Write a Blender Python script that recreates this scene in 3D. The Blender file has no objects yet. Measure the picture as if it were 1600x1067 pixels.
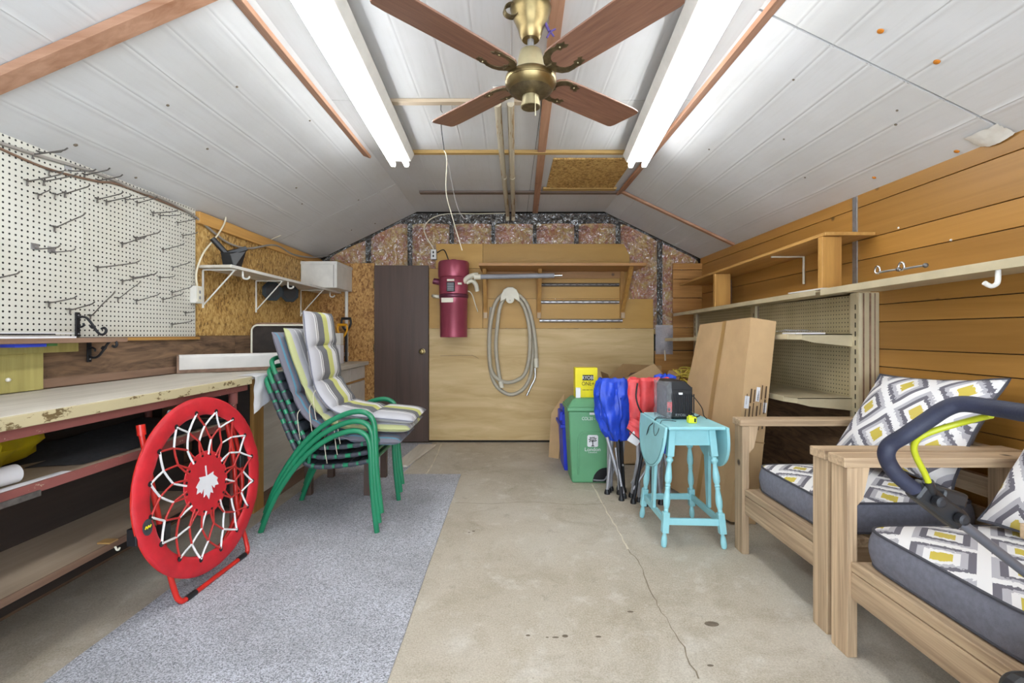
import bpy, math, random
from mathutils import Vector, Matrix, noise as mnoise
random.seed(7)
PI = math.pi
scene = bpy.context.scene
COL = scene.collection
# ------------------------------------------------------------------ camera
F, CX, CY, CH = 740.0, 798.0, 522.0, 1.2
cam_d = bpy.data.cameras.new('camera'); cam = bpy.data.objects.new('camera', cam_d); COL.objects.link(cam)
cam_d.sensor_fit = 'HORIZONTAL'; cam_d.sensor_width = 36.0; cam_d.lens = F/1600*36
cam_d.shift_x = (800-CX)/1600; cam_d.shift_y = -(533.5-CY)/1600
cam_d.clip_start = 0.05
cam.location = (0, 0, CH); cam.rotation_euler = (PI/2, 0, 0)
scene.camera = cam
# ------------------------------------------------------------------ world: overcast daylight outside the open garage door
w = bpy.data.worlds.new('world'); scene.world = w; w.use_nodes = True
w.node_tree.nodes['Background'].inputs[0].default_value = (0.80, 0.90, 1.0, 1)
w.node_tree.nodes['Background'].inputs[1].default_value = 5.8
TUBE_STRENGTH = 16.0
vs = scene.view_settings
vs.view_transform = 'Standard'; vs.look = 'None'; vs.gamma = 1.0; vs.use_curve_mapping = False
vs.exposure = 0.42
scene.cycles.use_denoising = True
scene.cycles.max_bounces = 8; scene.cycles.diffuse_bounces = 5; scene.cycles.transparent_max_bounces = 12

# ------------------------------------------------------------------ measuring helpers (photo pixel + known depth -> metres)
XL, XR, YB = -2.13, 2.115, 5.286
ZE, ZC, XC = 2.04, 2.565, 1.045          # eave, flat ceiling, crease
def P(px, py, Y): return Vector(((px-CX)*Y/F, Y, CH-(py-CY)*Y/F))
def FL(px, py, z=0):
    Y = F*(CH-z)/(py-CY); return Vector(((px-CX)*Y/F, Y, z))
def BW(px, py, d=0): return P(px, py, YB-d)
def LW(px, py, d=0): return P(px, py, (XL+d)*F/(px-CX))
def RW(px, py, d=0): return P(px, py, (XR-d)*F/(px-CX))
def slope_z(x): return ZC-(abs(x)-XC)*(ZC-ZE)/(2.122-XC) if abs(x) > XC else ZC

# ------------------------------------------------------------------ materials
def hx(h, k=1.0):
    h = h.lstrip('#'); c = [int(h[i:i+2], 16)/255 for i in (0, 2, 4)]
    return tuple(min(1, k*((x/12.92) if x <= .04045 else ((x+.055)/1.055)**2.4)) for x in c)+(1,)
class NT:
    def __init__(s, name, rough=.6, metal=0., spec=.5):
        s.m = bpy.data.materials.new(name); s.m.use_nodes = True
        s.t = s.m.node_tree; s.b = s.t.nodes['Principled BSDF']
        s.b.inputs['Roughness'].default_value = rough; s.b.inputs['Metallic'].default_value = metal
        s.b.inputs['Specular IOR Level'].default_value = spec
    def n(s, t): return s.t.nodes.new(t)
    def set(s, sock, v):
        if isinstance(v, bpy.types.NodeSocket): s.t.links.new(v, sock)
        elif v is not None:
            if isinstance(v, (tuple, list)) and len(v) == 3 and sock.type == 'RGBA': v = tuple(v)+(1,)
            sock.default_value = v
    def co(s, scale=(1, 1, 1), rot=(0, 0, 0), kind='Object'):
        a = s.n('ShaderNodeTexCoord'); b = s.n('ShaderNodeMapping')
        s.t.links.new(a.outputs[kind], b.inputs[0])
        b.inputs['Scale'].default_value = scale; b.inputs['Rotation'].default_value = rot
        return b.outputs[0]
    def noise(s, vec, scale, detail=4, rough=.55, dist=0):
        a = s.n('ShaderNodeTexNoise'); s.set(a.inputs['Vector'], vec)
        for k, v in (('Scale', scale), ('Detail', detail), ('Roughness', rough), ('Distortion', dist)): a.inputs[k].default_value = v
        return a.outputs[0]
    def voro(s, vec, scale, feature='F1', out='Color'):
        a = s.n('ShaderNodeTexVoronoi'); a.feature = feature; s.set(a.inputs['Vector'], vec); a.inputs['Scale'].default_value = scale
        return a.outputs[out]
    def ramp(s, fac, stops, interp='LINEAR'):
        a = s.n('ShaderNodeValToRGB'); a.color_ramp.interpolation = interp
        e = a.color_ramp.elements
        while len(e) < len(stops): e.new(.5)
        for i, (p, c) in enumerate(stops):
            e[i].position = p; e[i].color = hx(c) if isinstance(c, str) else c
        s.set(a.inputs[0], fac); return a.outputs[0]
    def mix(s, fac, a, b, blend='MIX'):
        m = s.n('ShaderNodeMix'); m.data_type = 'RGBA'; m.blend_type = blend
        s.set(m.inputs[0], fac); s.set(m.inputs[6], hx(a) if isinstance(a, str) else a); s.set(m.inputs[7], hx(b) if isinstance(b, str) else b)
        return m.outputs[2]
    def math(s, op, a, b=None, c=None):
        m = s.n('ShaderNodeMath'); m.operation = op
        for i, v in enumerate((a, b, c)):
            if v is not None: s.set(m.inputs[i], v)
        return m.outputs[0]
    def sep(s, vec):
        m = s.n('ShaderNodeSeparateXYZ'); s.set(m.inputs[0], vec); return m.outputs
    def bump(s, h, strength=.3, dist=.01):
        m = s.n('ShaderNodeBump'); m.inputs['Strength'].default_value = strength; m.inputs['Distance'].default_value = dist
        s.set(m.inputs['Height'], h); s.t.links.new(m.outputs[0], s.b.inputs['Normal'])
    def color(s, c): s.set(s.b.inputs['Base Color'], hx(c) if isinstance(c, str) else c)
def plain(name, c, rough=.5, metal=0., var=.12, scale=9, bump=0., spec=.5, bscale=60):
    t = NT(name, rough, metal, spec); v = t.co()
    col = hx(c); d = tuple(x*(1-var) for x in col[:3])+(1,); l = tuple(min(1, x*(1+var)) for x in col[:3])+(1,)
    t.color(t.ramp(t.noise(v, scale, 4), [(.35, d), (.65, l)]))
    if bump: t.bump(t.noise(v, bscale, 3), bump, .005)
    return t.m
def wood(name, dark, light, axis='Y', fine=26, stretch=14, rough=.55, knots=True, bump=.08, dist=.6, lo=.35, hi=.65):
    t = NT(name, rough)
    sc = [1, 1, 1]; sc['XYZ'.index(axis)] = 1/stretch
    info = t.n('ShaderNodeObjectInfo')
    a = t.n('ShaderNodeTexCoord'); ad = t.n('ShaderNodeVectorMath'); ad.operation = 'ADD'
    sc3 = t.n('ShaderNodeVectorMath'); sc3.operation = 'SCALE'; sc3.inputs[0].default_value = (7, 11, 5); t.t.links.new(info.outputs['Random'], sc3.inputs['Scale'])
    t.t.links.new(a.outputs['Object'], ad.inputs[0]); t.t.links.new(sc3.outputs[0], ad.inputs[1])
    b = t.n('ShaderNodeMapping'); b.inputs['Scale'].default_value = sc; t.t.links.new(ad.outputs[0], b.inputs[0])
    v = b.outputs[0]
    g = t.noise(v, fine, 5, .6, dist); g2 = t.noise(v, fine*.22, 3, .5, dist*1.5)
    f = t.math('ADD', t.math('MULTIPLY', g, .55), t.math('MULTIPLY', g2, .45))
    c = t.ramp(f, [(lo, dark), (hi, light)])
    br = t.math('ADD', t.math('MULTIPLY', info.outputs['Random'], .24), .88)
    hs = t.n('ShaderNodeHueSaturation'); t.set(hs.inputs['Value'], br); t.set(hs.inputs['Color'], c); c = hs.outputs[0]
    if knots:
        k = t.voro(ad.outputs[0], 3.2, out='Distance')
        c = t.mix(t.ramp(k, [(.035, (1, 1, 1, 1)), (.075, (0, 0, 0, 1))]), c, tuple(x*.35 for x in hx(dark)[:3])+(1,))
    t.color(c)
    if bump: t.bump(g, bump, .004)
    return t.m
def dots(t, ax, pitch=.0254, r=.0034, off=(.5, .5)):
    o = t.sep(t.co()); q = []
    for k, i in enumerate(ax):
        fr = t.math('FRACT', t.math('ADD', t.math('MULTIPLY', o[i], 1/pitch), off[k]))
        q.append(t.math('SUBTRACT', fr, .5))
    d = t.math('SQRT', t.math('ADD', t.math('MULTIPLY', q[0], q[0]), t.math('MULTIPLY', q[1], q[1])))
    return t.math('LESS_THAN', d, r/pitch)
def pegmat(name, c, c2, hole, r=.0034):
    t = NT(name, .55); m = dots(t, (1, 2), r=r)
    base = t.ramp(t.noise(t.co(), 3, 4), [(.35, c2), (.65, c)])
    t.color(t.mix(m, base, hole)); t.bump(t.math('MULTIPLY', m, -1.), .6, .003); return t.m
def osbmat(name, c0, c1, c2):
    t = NT(name, .62)
    def lay(rot, sc):
        v = t.co(rot=rot); wv = t.n('ShaderNodeVectorMath'); wv.operation = 'ADD'
        nz = t.n('ShaderNodeTexNoise'); nz.inputs['Scale'].default_value = 22; t.set(nz.inputs['Vector'], v)
        s2 = t.n('ShaderNodeVectorMath'); s2.operation = 'SCALE'; s2.inputs['Scale'].default_value = .035; t.t.links.new(nz.outputs['Color'], s2.inputs[0])
        t.t.links.new(v, wv.inputs[0]); t.t.links.new(s2.outputs[0], wv.inputs[1])
        mp = t.n('ShaderNodeMapping'); mp.inputs['Scale'].default_value = sc; t.t.links.new(wv.outputs[0], mp.inputs[0])
        return t.voro(mp.outputs[0], 1.0)
    a = lay((.35, .3, .2), (70, 70, 22)); b = lay((-.5, -.45, .6), (75, 75, 25)); 
    f = t.math('ADD', t.math('MULTIPLY', t.sep(a)[0], .5), t.math('MULTIPLY', t.sep(b)[0], .5))
    big = t.noise(t.co(), 2.2, 3)
    f = t.math('ADD', f, t.math('MULTIPLY', t.math('SUBTRACT', big, .5), .5))
    t.color(t.ramp(f, [(.12, c0), (.42, c1), (.85, c2)])); t.bump(f, .25, .003); return t.m
M = {}
M['white_paint'] = plain('white_paint', '#d9d6cf', .5, var=.06)
M['paper'] = plain('paper', '#e2e1e4', .7, var=.04)
M['black'] = plain('black_plastic', '#1b1b1e', .42, var=.1)
M['black_metal'] = plain('black_iron', '#26262a', .5, .3, var=.15, bump=.1)
M['steel'] = plain('galvanised_steel', '#a9a9ab', .38, .85, var=.15, scale=20)
M['hook'] = plain('hook_wire', '#6f6a66', .45, .6, var=.2, scale=40)
M['chrome'] = plain('chrome', '#d6d6d8', .2, 1., var=.03)
M['brass'] = plain('antique_brass', '#8a7954', .33, .95, var=.22, scale=14)
M['brass_pale'] = plain('pale_brass', '#bfb38e', .36, .7, var=.1)
M['brass_dark'] = plain('dark_brass', '#6d6047', .42, .8, var=.3, scale=40, bump=.15)
M['cream'] = plain('cream_plastic', '#dcd6c4', .45, var=.05)
M['grey_plastic'] = plain('grey_plastic', '#8d8d93', .45, var=.08)
M['cord_white'] = plain('white_cord', '#d8cfb8', .55, var=.05)
M['cord_grey'] = plain('grey_cable', '#97918a', .5, var=.1)
M['cord_black'] = plain('black_cord', '#141416', .5, var=.05)
M['yellow'] = plain('yellow_card', '#e3d400', .5, var=.05)
M['yellow_bag'] = plain('yellow_cloth', '#c2b11a', .5, var=.2, scale=6)
M['yellow_grip'] = plain('yellow_grip', '#dd9d12', .42, var=.05)
M['lime'] = plain('lime_plastic', '#d9de2c', .4, var=.04)
M['lime_cable'] = plain('lime_cable', '#a3a71e', .35, var=.05)
M['rope'] = plain('yellow_rope', '#c9b44a', .6, var=.25, scale=60)
M['green_bin'] = plain('green_bin', '#5f9a70', .48, var=.06, scale=4)
M['blue_bin'] = plain('blue_bin', '#2338c8', .42, var=.06)
M['green_tube'] = plain('green_enamel', '#1e7a55', .3, var=.08, scale=6)
M['strap'] = plain('dark_strap', '#3b3f47', .5, var=.25, scale=30)
M['teal'] = plain('teal_paint', '#97d2da', .42, var=.06, scale=8)
M['teal_dark'] = plain('teal_seam', '#2d6f7a', .5)  # darker teal for the leaf edge beads and hinges
M['red_fabric'] = plain('red_fabric', '#c2202b', .55, var=.1, scale=14, bump=.12, bscale=300)
M['red_tube'] = plain('red_enamel', '#c6281f', .32, var=.06)
M['red_nylon'] = plain('red_nylon', '#d4474a', .5, var=.14, scale=10, bump=.1, bscale=200)
M['blue_nylon'] = plain('blue_nylon', '#2349c8', .42, var=.2, scale=9, bump=.1, bscale=120)
M['white_cord'] = plain('white_bungee', '#e6e4e4', .5, var=.03)
M['red_cord'] = plain('red_bungee', '#b7302c', .5, var=.1)
M['vac'] = plain('burgundy_metal', '#9c4658', .32, .3, var=.1, scale=5)
M['vac_dark'] = plain('dark_burgundy', '#6b3347', .35, .4, var=.1)
M['hose'] = plain('hose_vinyl', '#b3ab99', .5, var=.08, bump=.1, bscale=200)
M['cushion_grey'] = plain('charcoal_canvas', '#72737f', .8, var=.1, scale=60, bump=.25, bscale=500)
M['piping'] = plain('dark_piping', '#45454d', .7)
M['navy_grip'] = plain('foam_grip', '#212438', .62, var=.12, scale=30, bump=.15, bscale=200)
M['alu'] = plain('brushed_tube', '#a2a2a8', .4, .3, var=.08)
M['dark_alu'] = plain('dark_tube', '#63636a', .38, .4, var=.08)
M['door'] = wood('brown_door', '#4a3830', '#5b463c', 'Z', 20, 20, .5, knots=False, bump=.05)
M['dark_octagon'] = plain('dark_teal_plastic', '#0e2029', .4, var=.15)
M['felt'] = plain('dark_felt', '#3a3a3e', .9, var=.2, scale=60)
M['cardboard'] = plain('cardboard', '#c2a177', .75, var=.07, scale=5, bump=.06, bscale=90)
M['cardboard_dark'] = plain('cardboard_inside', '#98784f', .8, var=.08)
M['tape'] = plain('brown_tape', '#a98552', .35, var=.05)
M['ink'] = plain('dark_ink', '#4a3626', .7, var=.05)
M['print_black'] = plain('black_print', '#17170f', .6)
M['rust'] = plain('rust_spot', '#c4781f', .6, var=.25, scale=60)
M['gap'] = plain('dark_gap', '#2a241d', .9)
M['stud'] = plain('weathered_stud', '#2c2929', .8, var=.4, scale=12)
M['beige_metal'] = plain('beige_shelf_metal', '#bdb092', .42, .1, var=.1, scale=6)
M['beige_peg'] = pegmat('beige_pegboard', '#bcae8c', '#a99b78', '#2c2417', .004)
M['pegboard'] = pegmat('cream_pegboard', '#cfcdc3', '#c6c3b7', '#0c0b09', .0046)
M['osb'] = osbmat('osb', '#7d5c2e', '#b48b4a', '#d0ae70')
M['osb_dark'] = osbmat('osb_dark', '#7a4f26', '#a97a40', '#c79a5c')
M['batten'] = wood('cedar_batten_y', '#97694c', '#c0957a', 'Y', 30, 16)
M['batten_x'] = wood('cedar_batten_x', '#97694c', '#c0957a', 'X', 30, 16)
M['batten_gold'] = wood('gold_batten', '#9a7a44', '#c7a466', 'X', 30, 16)
M['batten_grey'] = wood('grey_batten', '#5a4a42', '#7b6a5e', 'X', 30, 16)
M['batten_pale'] = wood('pale_batten', '#a8937a', '#cdbba2', 'X', 30, 16)
M['plank'] = wood('golden_plank', '#95682b', '#ae7e3d', 'Y', 16, 26, .42, dist=1.0, bump=.03)
M['plank_x'] = wood('golden_plank_x', '#8f6030', '#bd8a4c', 'X', 26, 16, .45)
M['ply'] = wood('pale_plywood', '#bd9e68', '#dcc190', 'X', 9, 7, .6, knots=False, dist=1.6)
M['mdf'] = wood('honey_hardboard', '#b0853c', '#c4984c', 'X', 5, 5, .5, knots=False, bump=.02)
M['honey_x'] = wood('honey_lumber_x', '#8f6236', '#b88850', 'X', 24, 16, .5)
M['honey_z'] = wood('honey_lumber_z', '#9d7038', '#c4954f', 'Z', 24, 16, .5)
M['honey_y'] = wood('honey_lumber_y', '#a5763a', '#cb9c58', 'Y', 24, 16, .5)
M['old_ply'] = wood('weathered_plywood', '#4a382b', '#8a6d53', 'Y', 20, 6, .7, knots=False, dist=2.6, bump=.12)
M['old_wood'] = wood('old_brown_board', '#6b5140', '#937560', 'Y', 24, 14, .65)
M['treated'] = wood('treated_lumber', '#8d8246', '#b4a968', 'Z', 22, 18, .6)
M['dark_board'] = wood('dark_bench_board', '#241d19', '#3a302a', 'Y', 16, 12, .75, knots=False)
M['shelf_ply'] = wood('bench_shelf_board', '#8d7c69', '#aa9884', 'Y', 14, 12, .65, knots=False)
M['pine_x'] = wood('pine_x', '#7a5f48', '#cbb08f', 'X', 62, 30, .62, lo=.27, hi=.6, bump=.2)
M['pine_y'] = wood('pine_y', '#7a5f48', '#cbb08f', 'Y', 62, 30, .62, lo=.27, hi=.6, bump=.2)
M['pine_z'] = wood('pine_z', '#7a5f48', '#cbb08f', 'Z', 62, 30, .62, lo=.27, hi=.6, bump=.2)
M['blade'] = wood('walnut_blade', '#6d452f', '#8f6145', 'X', 40, 20, .35, knots=False, bump=.02)
M['laminate'] = wood('bench_laminate', '#b9b0a2', '#d9d2c6', 'Y', 16, 12, .5, knots=False, bump=.03)
def chip(name, base, under, amount=.62, scale=16, sy=.5):
    t = NT(name, .6); v = t.co((1, sy, 1)); n = t.noise(v, scale, 6, .7)
    c = t.ramp(t.noise(v, 4, 3), [(.3, base), (.7, tuple(x*.82 for x in hx(base)[:3])+(1,))])
    m = t.ramp(n, [(amount, (0, 0, 0, 1)), (amount+.03, (1, 1, 1, 1))])
    t.color(t.mix(m, c, under)); t.bump(m, .3, .002); return t.m
M['chipped'] = chip('chipped_cream_paint', '#c4b690', '#6b5836', .57, 22)
M['red_rail'] = chip('chipped_red_paint', '#8a4f49', '#b6a08c', .63, 30)
M['pipe'] = chip('flaking_white_pipe', '#c2b79f', '#9a8160', .55, 30, .06)
M['laminate_white'] = plain('white_laminate', '#cfcbc6', .4, var=.05)
# concrete
t = NT('concrete', .68); v = t.co()
a = t.noise(v, 1.1, 5, .6, .4); b = t.noise(v, 7, 6, .7); c = t.noise(v, 160, 2); d = t.noise(v, 3.1, 5, .7, .8)
col = t.ramp(a, [(.3, '#a79b86'), (.5, '#bdb3a2'), (.72, '#cfc9be')])
col = t.mix(t.ramp(d, [(.5, (0, 0, 0, 1)), (.72, (.7, .7, .7, 1))]), col, '#93866f')
col = t.mix(t.ramp(b, [(.55, (0, 0, 0, 1)), (.75, (.75, .75, .75, 1))]), col, '#e0dcd4')
col = t.mix(t.ramp(b, [(.25, (.7, .7, .7, 1)), (.4, (0, 0, 0, 1))]), col, '#7d7262')
sp = t.voro(v, 34, out='Distance')
col = t.mix(t.ramp(sp, [(.05, (.6, .6, .6, 1)), (.12, (0, 0, 0, 1))]), col, '#6f6556')
col = t.mix(.35, col, t.ramp(c, [(.3, '#8d8170'), (.7, '#d8cfbf')]), 'MIX')
t.color(col); t.bump(t.math('ADD', b, t.math('MULTIPLY', c, .4)), .12, .01); M['concrete'] = t.m
# carpet
t = NT('grey_carpet', .95, spec=.1); v = t.co()
a = t.noise(v, 180, 3, .8); b = t.noise(v, 2.2, 3); k = t.voro(v, 240)
col = t.ramp(t.math('ADD', t.math('MULTIPLY', a, .6), t.math('MULTIPLY', t.sep(k)[0], .4)), [(.22, '#6a6b70'), (.45, '#b0b1b8'), (.7, '#dfe0e8')])
col = t.mix(t.ramp(b, [(.35, (.3, .3, .3, 1)), (.6, (0, 0, 0, 1))]), col, '#82807f')
t.color(col); t.bump(a, .7, .008); M['carpet'] = t.m
# ceiling facing
t = NT('white_ceiling_facing', .55); v = t.co((1, .08, 1)); v2 = t.co()
a = t.noise(v, 60, 3); b = t.noise(v2, 1.6, 4)
col = t.mix(t.ramp(b, [(.35, (0, 0, 0, 1)), (.7, (1, 1, 1, 1))]), '#d0d0d1', '#c7c6c4')
col = t.mix(t.ramp(a, [(.3, (.25, .25, .25, 1)), (.5, (0, 0, 0, 1))]), col, '#c0bebb')
t.color(col); t.bump(t.noise(v2, 30, 4), .06, .004); M['ceiling'] = t.m
# fibreglass
t = NT('fibreglass', .95, spec=.1); v = t.co()
a = t.noise(v, 3.6, 6, .75, 1.8); b = t.noise(v, 40, 4)
col = t.ramp(a, [(.3, '#5c4a3c'), (.4, '#c06c60'), (.48, '#c48a60'), (.56, '#d6ae66'), (.66, '#ecd38c')])
t.color(t.mix(.25, col, t.ramp(b, [(.3, '#6b5848'), (.7, '#dfc29c')]))); t.bump(b, .5, .015); M['fibre'] = t.m
# poly film
t = NT('poly_film', .1, spec=.9); v = t.co()
a = t.noise(v, 6, 2, .5, 3.); b = t.noise(v, 16, 2, .5, 2.)
t.color('#c4c0bc'); t.bump(t.math('ADD', a, t.math('MULTIPLY', b, .35)), 1., .045)
gl = t.n('ShaderNodeBsdfGlossy'); gl.inputs['Roughness'].default_value = .09; bn = [q for q in t.t.nodes if q.type == 'BUMP'][0]; t.t.links.new(bn.outputs[0], gl.inputs['Normal'])
tr_ = t.n('ShaderNodeBsdfTransparent'); tr_.inputs[0].default_value = (.93, .91, .88, 1)
m1 = t.n('ShaderNodeMixShader'); t.t.links.new(t.ramp(b, [(.38, (.07, .07, .07, 1)), (.7, (.4, .4, .4, 1))]), m1.inputs[0]); t.t.links.new(tr_.outputs[0], m1.inputs[1]); t.t.links.new(gl.outputs[0], m1.inputs[2])
m2 = t.n('ShaderNodeMixShader'); m2.inputs[0].default_value = .03; t.t.links.new(m1.outputs[0], m2.inputs[1]); t.t.links.new(t.b.outputs[0], m2.inputs[2])
t.t.links.new(m2.outputs[0], t.t.nodes['Material Output'].inputs[0]); M['film'] = t.m
t = NT('frosted_wrap', .3, spec=.6); t.color('#d3cfd8'); t.b.inputs['Alpha'].default_value = .55; t.bump(t.noise(t.co(), 30, 3, .6, 1.), .8, .03); M['frosted'] = t.m
t = NT('clear_wrap', .12, spec=.8); v = t.co(); t.color('#c9ccd2'); t.b.inputs['Alpha'].default_value = .3
t.bump(t.noise(v, 40, 3, .6, 1.), 1., .03); M['wrap'] = t.m
# tube light
t = NT('fluorescent_tube', .3); t.color('#ffffff'); t.b.inputs['Emission Color'].default_value = (.93, .975, 1, 1); t.b.inputs['Emission Strength'].default_value = TUBE_STRENGTH
M['tube'] = t.m
# diamond ikat
def ikat(name, w_, h_):
    t = NT(name, .85, spec=.2); uv = t.co(kind='UV'); nz = t.n('ShaderNodeTexNoise'); nz.inputs['Scale'].default_value = 90; t.set(nz.inputs['Vector'], uv); nz.inputs['Detail'].default_value = 2
    o = t.sep(uv); j = t.math('MULTIPLY', t.math('SUBTRACT', nz.outputs[0], .5), .09)
    u = t.math('ADD', t.math('DIVIDE', o[0], w_), j); v = t.math('ADD', t.math('DIVIDE', o[1], h_), j)
    A = t.math('ADD', u, v); B = t.math('SUBTRACT', u, v)
    fa = t.math('ABSOLUTE', t.math('SUBTRACT', t.math('FRACT', A), .5)); fb = t.math('ABSOLUTE', t.math('SUBTRACT', t.math('FRACT', B), .5))
    m = t.math('MULTIPLY', t.math('MAXIMUM', fa, fb), 2)
    alt = t.math('FRACT', t.math('MULTIPLY', t.math('ADD', t.math('FLOOR', A), t.math('MULTIPLY', t.math('FLOOR', B), 1.)), .5))
    alt = t.math('GREATER_THAN', alt, .25)
    r1 = t.ramp(m, [(0, '#cdb95e'), (.28, '#e8e6e6'), (.47, '#6d6a73'), (.66, '#b8b6bc'), (.84, '#e8e6e6')], 'CONSTANT')
    r2 = t.ramp(m, [(0, '#cdb955'), (.28, '#e8e6e6'), (.46, '#b8b6bc'), (.64, '#716e77'), (.83, '#e8e6e6')], 'CONSTANT')
    t.color(t.mix(alt, r1, r2)); t.bump(t.noise(uv, 700, 2), .3, .003); return t.m
M['ikat'] = ikat('diamond_ikat', .27, .27)
def stripes(name, stops):
    t = NT(name, .85, spec=.2); uv = t.co(kind='UV'); o = t.sep(uv)
    nz = t.noise(uv, 900, 2)
    c = t.ramp(o[0], stops, 'CONSTANT'); t.color(t.mix(.12, c, t.ramp(nz, [(.3, '#505055'), (.7, '#f0f0f0')]))); t.bump(nz, .3, .003); return t.m
M['stripe'] = stripes('grey_yellow_stripe', [(0, '#b5b3b8'), (.17, '#e6e4e4'), (.2, '#5d5c5f'), (.22, '#dddbdb'), (.25, '#66666a'), (.44, '#c9c972'), (.6, '#dfdddd'), (.74, '#5f5f63'), (.77, '#d8d6d6'), (.79, '#636367')])
M['stripe2'] = stripes('pale_stripe', [(0, '#b9bb80'), (.05, '#b7b5b9'), (.16, '#dcdada'), (.18, '#a9a7ab'), (.3, '#d9d7d7'), (.34, '#9b9a9e'), (.6, '#c2c37a'), (.75, '#77767a')])
M['stripe3'] = stripes('blue_grey_stripe', [(0, '#6f6b78'), (.035, '#4f8ea6'), (.06, '#7a7683'), (.12, '#55899d'), (.14, '#7d7885'), (.4, '#6a6673'), (.55, '#4a86a0'), (.58, '#75727e')])

# ------------------------------------------------------------------ mesh builder
WL = {}
def rotm(rx=0, ry=0, rz=0): return (Matrix.Rotation(rz, 3, 'Z') @ Matrix.Rotation(ry, 3, 'Y') @ Matrix.Rotation(rx, 3, 'X'))
def crv(pts, n=6, closed=False):
    p = [Vector(q) for q in pts]; N = len(p); out = []
    rng = range(N if closed else N-1)
    for i in rng:
        if closed: a, b, c, d = p[(i-1) % N], p[i], p[(i+1) % N], p[(i+2) % N]
        else: a, b, c, d = p[max(i-1, 0)], p[i], p[i+1], p[min(i+2, N-1)]
        for k in range(n):
            t = k/n
            out.append(.5*((2*b)+(c-a)*t+(2*a-5*b+4*c-d)*t*t+(3*b-a-3*c+d)*t**3))
    if not closed: out.append(p[-1])
    return out
class MB:
    def __init__(s): s.v = []; s.f = []; s.sm = []; s.uv = []
    def add(s, vs_, fs, smooth=False, uvs=None):
        o = len(s.v); s.v += [Vector(q) for q in vs_]
        for i, q in enumerate(fs):
            s.f.append([k+o for k in q]); s.sm.append(smooth); s.uv.append([uvs[k] for k in q] if uvs else None)
        return s
    def box(s, x0, x1, y0, y1, z0, z1):
        return s.hexa([(x0, y0, z0), (x1, y0, z0), (x1, y1, z0), (x0, y1, z0), (x0, y0, z1), (x1, y0, z1), (x1, y1, z1), (x0, y1, z1)])
    def hexa(s, c): return s.add(c, [(0, 3, 2, 1), (4, 5, 6, 7), (0, 1, 5, 4), (1, 2, 6, 5), (2, 3, 7, 6), (3, 0, 4, 7)])
    def obox(s, c, size, R=None):
        c = Vector(c); h = [q/2 for q in size]; R = R or Matrix.Identity(3)
        return s.hexa([c+R @ Vector((a*h[0], b*h[1], d*h[2])) for d in (-1, 1) for a, b in ((-1, -1), (1, -1), (1, 1), (-1, 1))])
    def beam(s, p, q, w_, h_, up=(0, 0, 1)):
        p, q = Vector(p), Vector(q); d = (q-p).normalized(); u = Vector(up); sd = d.cross(u).normalized(); u = sd.cross(d)
        a, b = sd*w_/2, u*h_/2
        return s.hexa([p-a-b, p+a-b, q+a-b, q-a-b, p-a+b, p+a+b, q+a+b, q-a+b])
    def prism(s, pts, ext):
        ext = Vector(ext); n = len(pts); p = [Vector(q) for q in pts]
        return s.add(p+[q+ext for q in p], [list(range(n))[::-1], list(range(n, 2*n))]+[(i, (i+1) % n, n+(i+1) % n, n+i) for i in range(n)])
    def tube(s, pts, r, seg=8, closed=False, flat=None):
        p = [Vector(q) for q in pts]; n = len(p)
        R = r if isinstance(r, (list, tuple)) else [r]*n
        T = []
        for i in range(n):
            a = p[(i-1) % n] if closed or i else p[0]; b = p[(i+1) % n] if closed or i < n-1 else p[-1]
            d = b-a; T.append(d.normalized() if d.length > 1e-9 else Vector((0, 0, 1)))
        ref = Vector((0, 0, 1)) if abs(T[0].z) < .9 else Vector((1, 0, 0))
        nrm = (ref-T[0]*ref.dot(T[0])).normalized(); vs_ = []
        for i in range(n):
            nrm = nrm-T[i]*nrm.dot(T[i]); nrm.normalize(); bn = T[i].cross(nrm)
            for k in range(seg):
                a = 2*PI*k/seg; vs_.append(p[i]+(nrm*math.cos(a)+bn*math.sin(a))*R[i])
        fs = []
        for i in range(n if closed else n-1):
            j = (i+1) % n
            for k in range(seg): fs.append((i*seg+k, i*seg+(k+1) % seg, j*seg+(k+1) % seg, j*seg+k))
        s.add(vs_, fs, True)
        if not closed: s.add(vs_[:seg], [list(range(seg))[::-1]]); s.add(vs_[-seg:], [list(range(seg))])
        return s
    def lathe(s, prof, o=(0, 0, 0), axis=(0, 0, 1), seg=24, sx=1, sy=1):
        o = Vector(o); z = Vector(axis).normalized(); x = (Vector((1, 0, 0)) if abs(z.x) < .9 else Vector((0, 1, 0)))
        x = (x-z*x.dot(z)).normalized(); y = z.cross(x); vs_ = []; n = len(prof)
        for r, h in prof:
            for k in range(seg):
                a = 2*PI*k/seg; vs_.append(o+z*h+(x*math.cos(a)*sx+y*math.sin(a)*sy)*r)
        fs = [(i*seg+k, i*seg+(k+1) % seg, (i+1)*seg+(k+1) % seg, (i+1)*seg+k) for i in range(n-1) for k in range(seg)]
        s.add(vs_, fs, True)
        s.add(vs_[:seg], [list(range(seg))[::-1]]); s.add(vs_[-seg:], [list(range(seg))]); return s
    def grid(s, fn, nu, nv, smooth=True, uvf=None, flip=False, cu=False):
        vs_ = []; uvs = [] if uvf else None
        for i in range(nu+1):
            for j in range(nv+1):
                vs_.append(fn(i/nu, j/nv))
                if uvf: uvs.append(uvf(i/nu, j/nv))
        k = nv+1; fs = []
        for i in range(nu):
            for j in range(nv):
                q = (i*k+j, (i+1)*k+j, (i+1)*k+j+1, i*k+j+1); fs.append(q[::-1] if flip else q)
        return s.add(vs_, fs, smooth, uvs)
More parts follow.
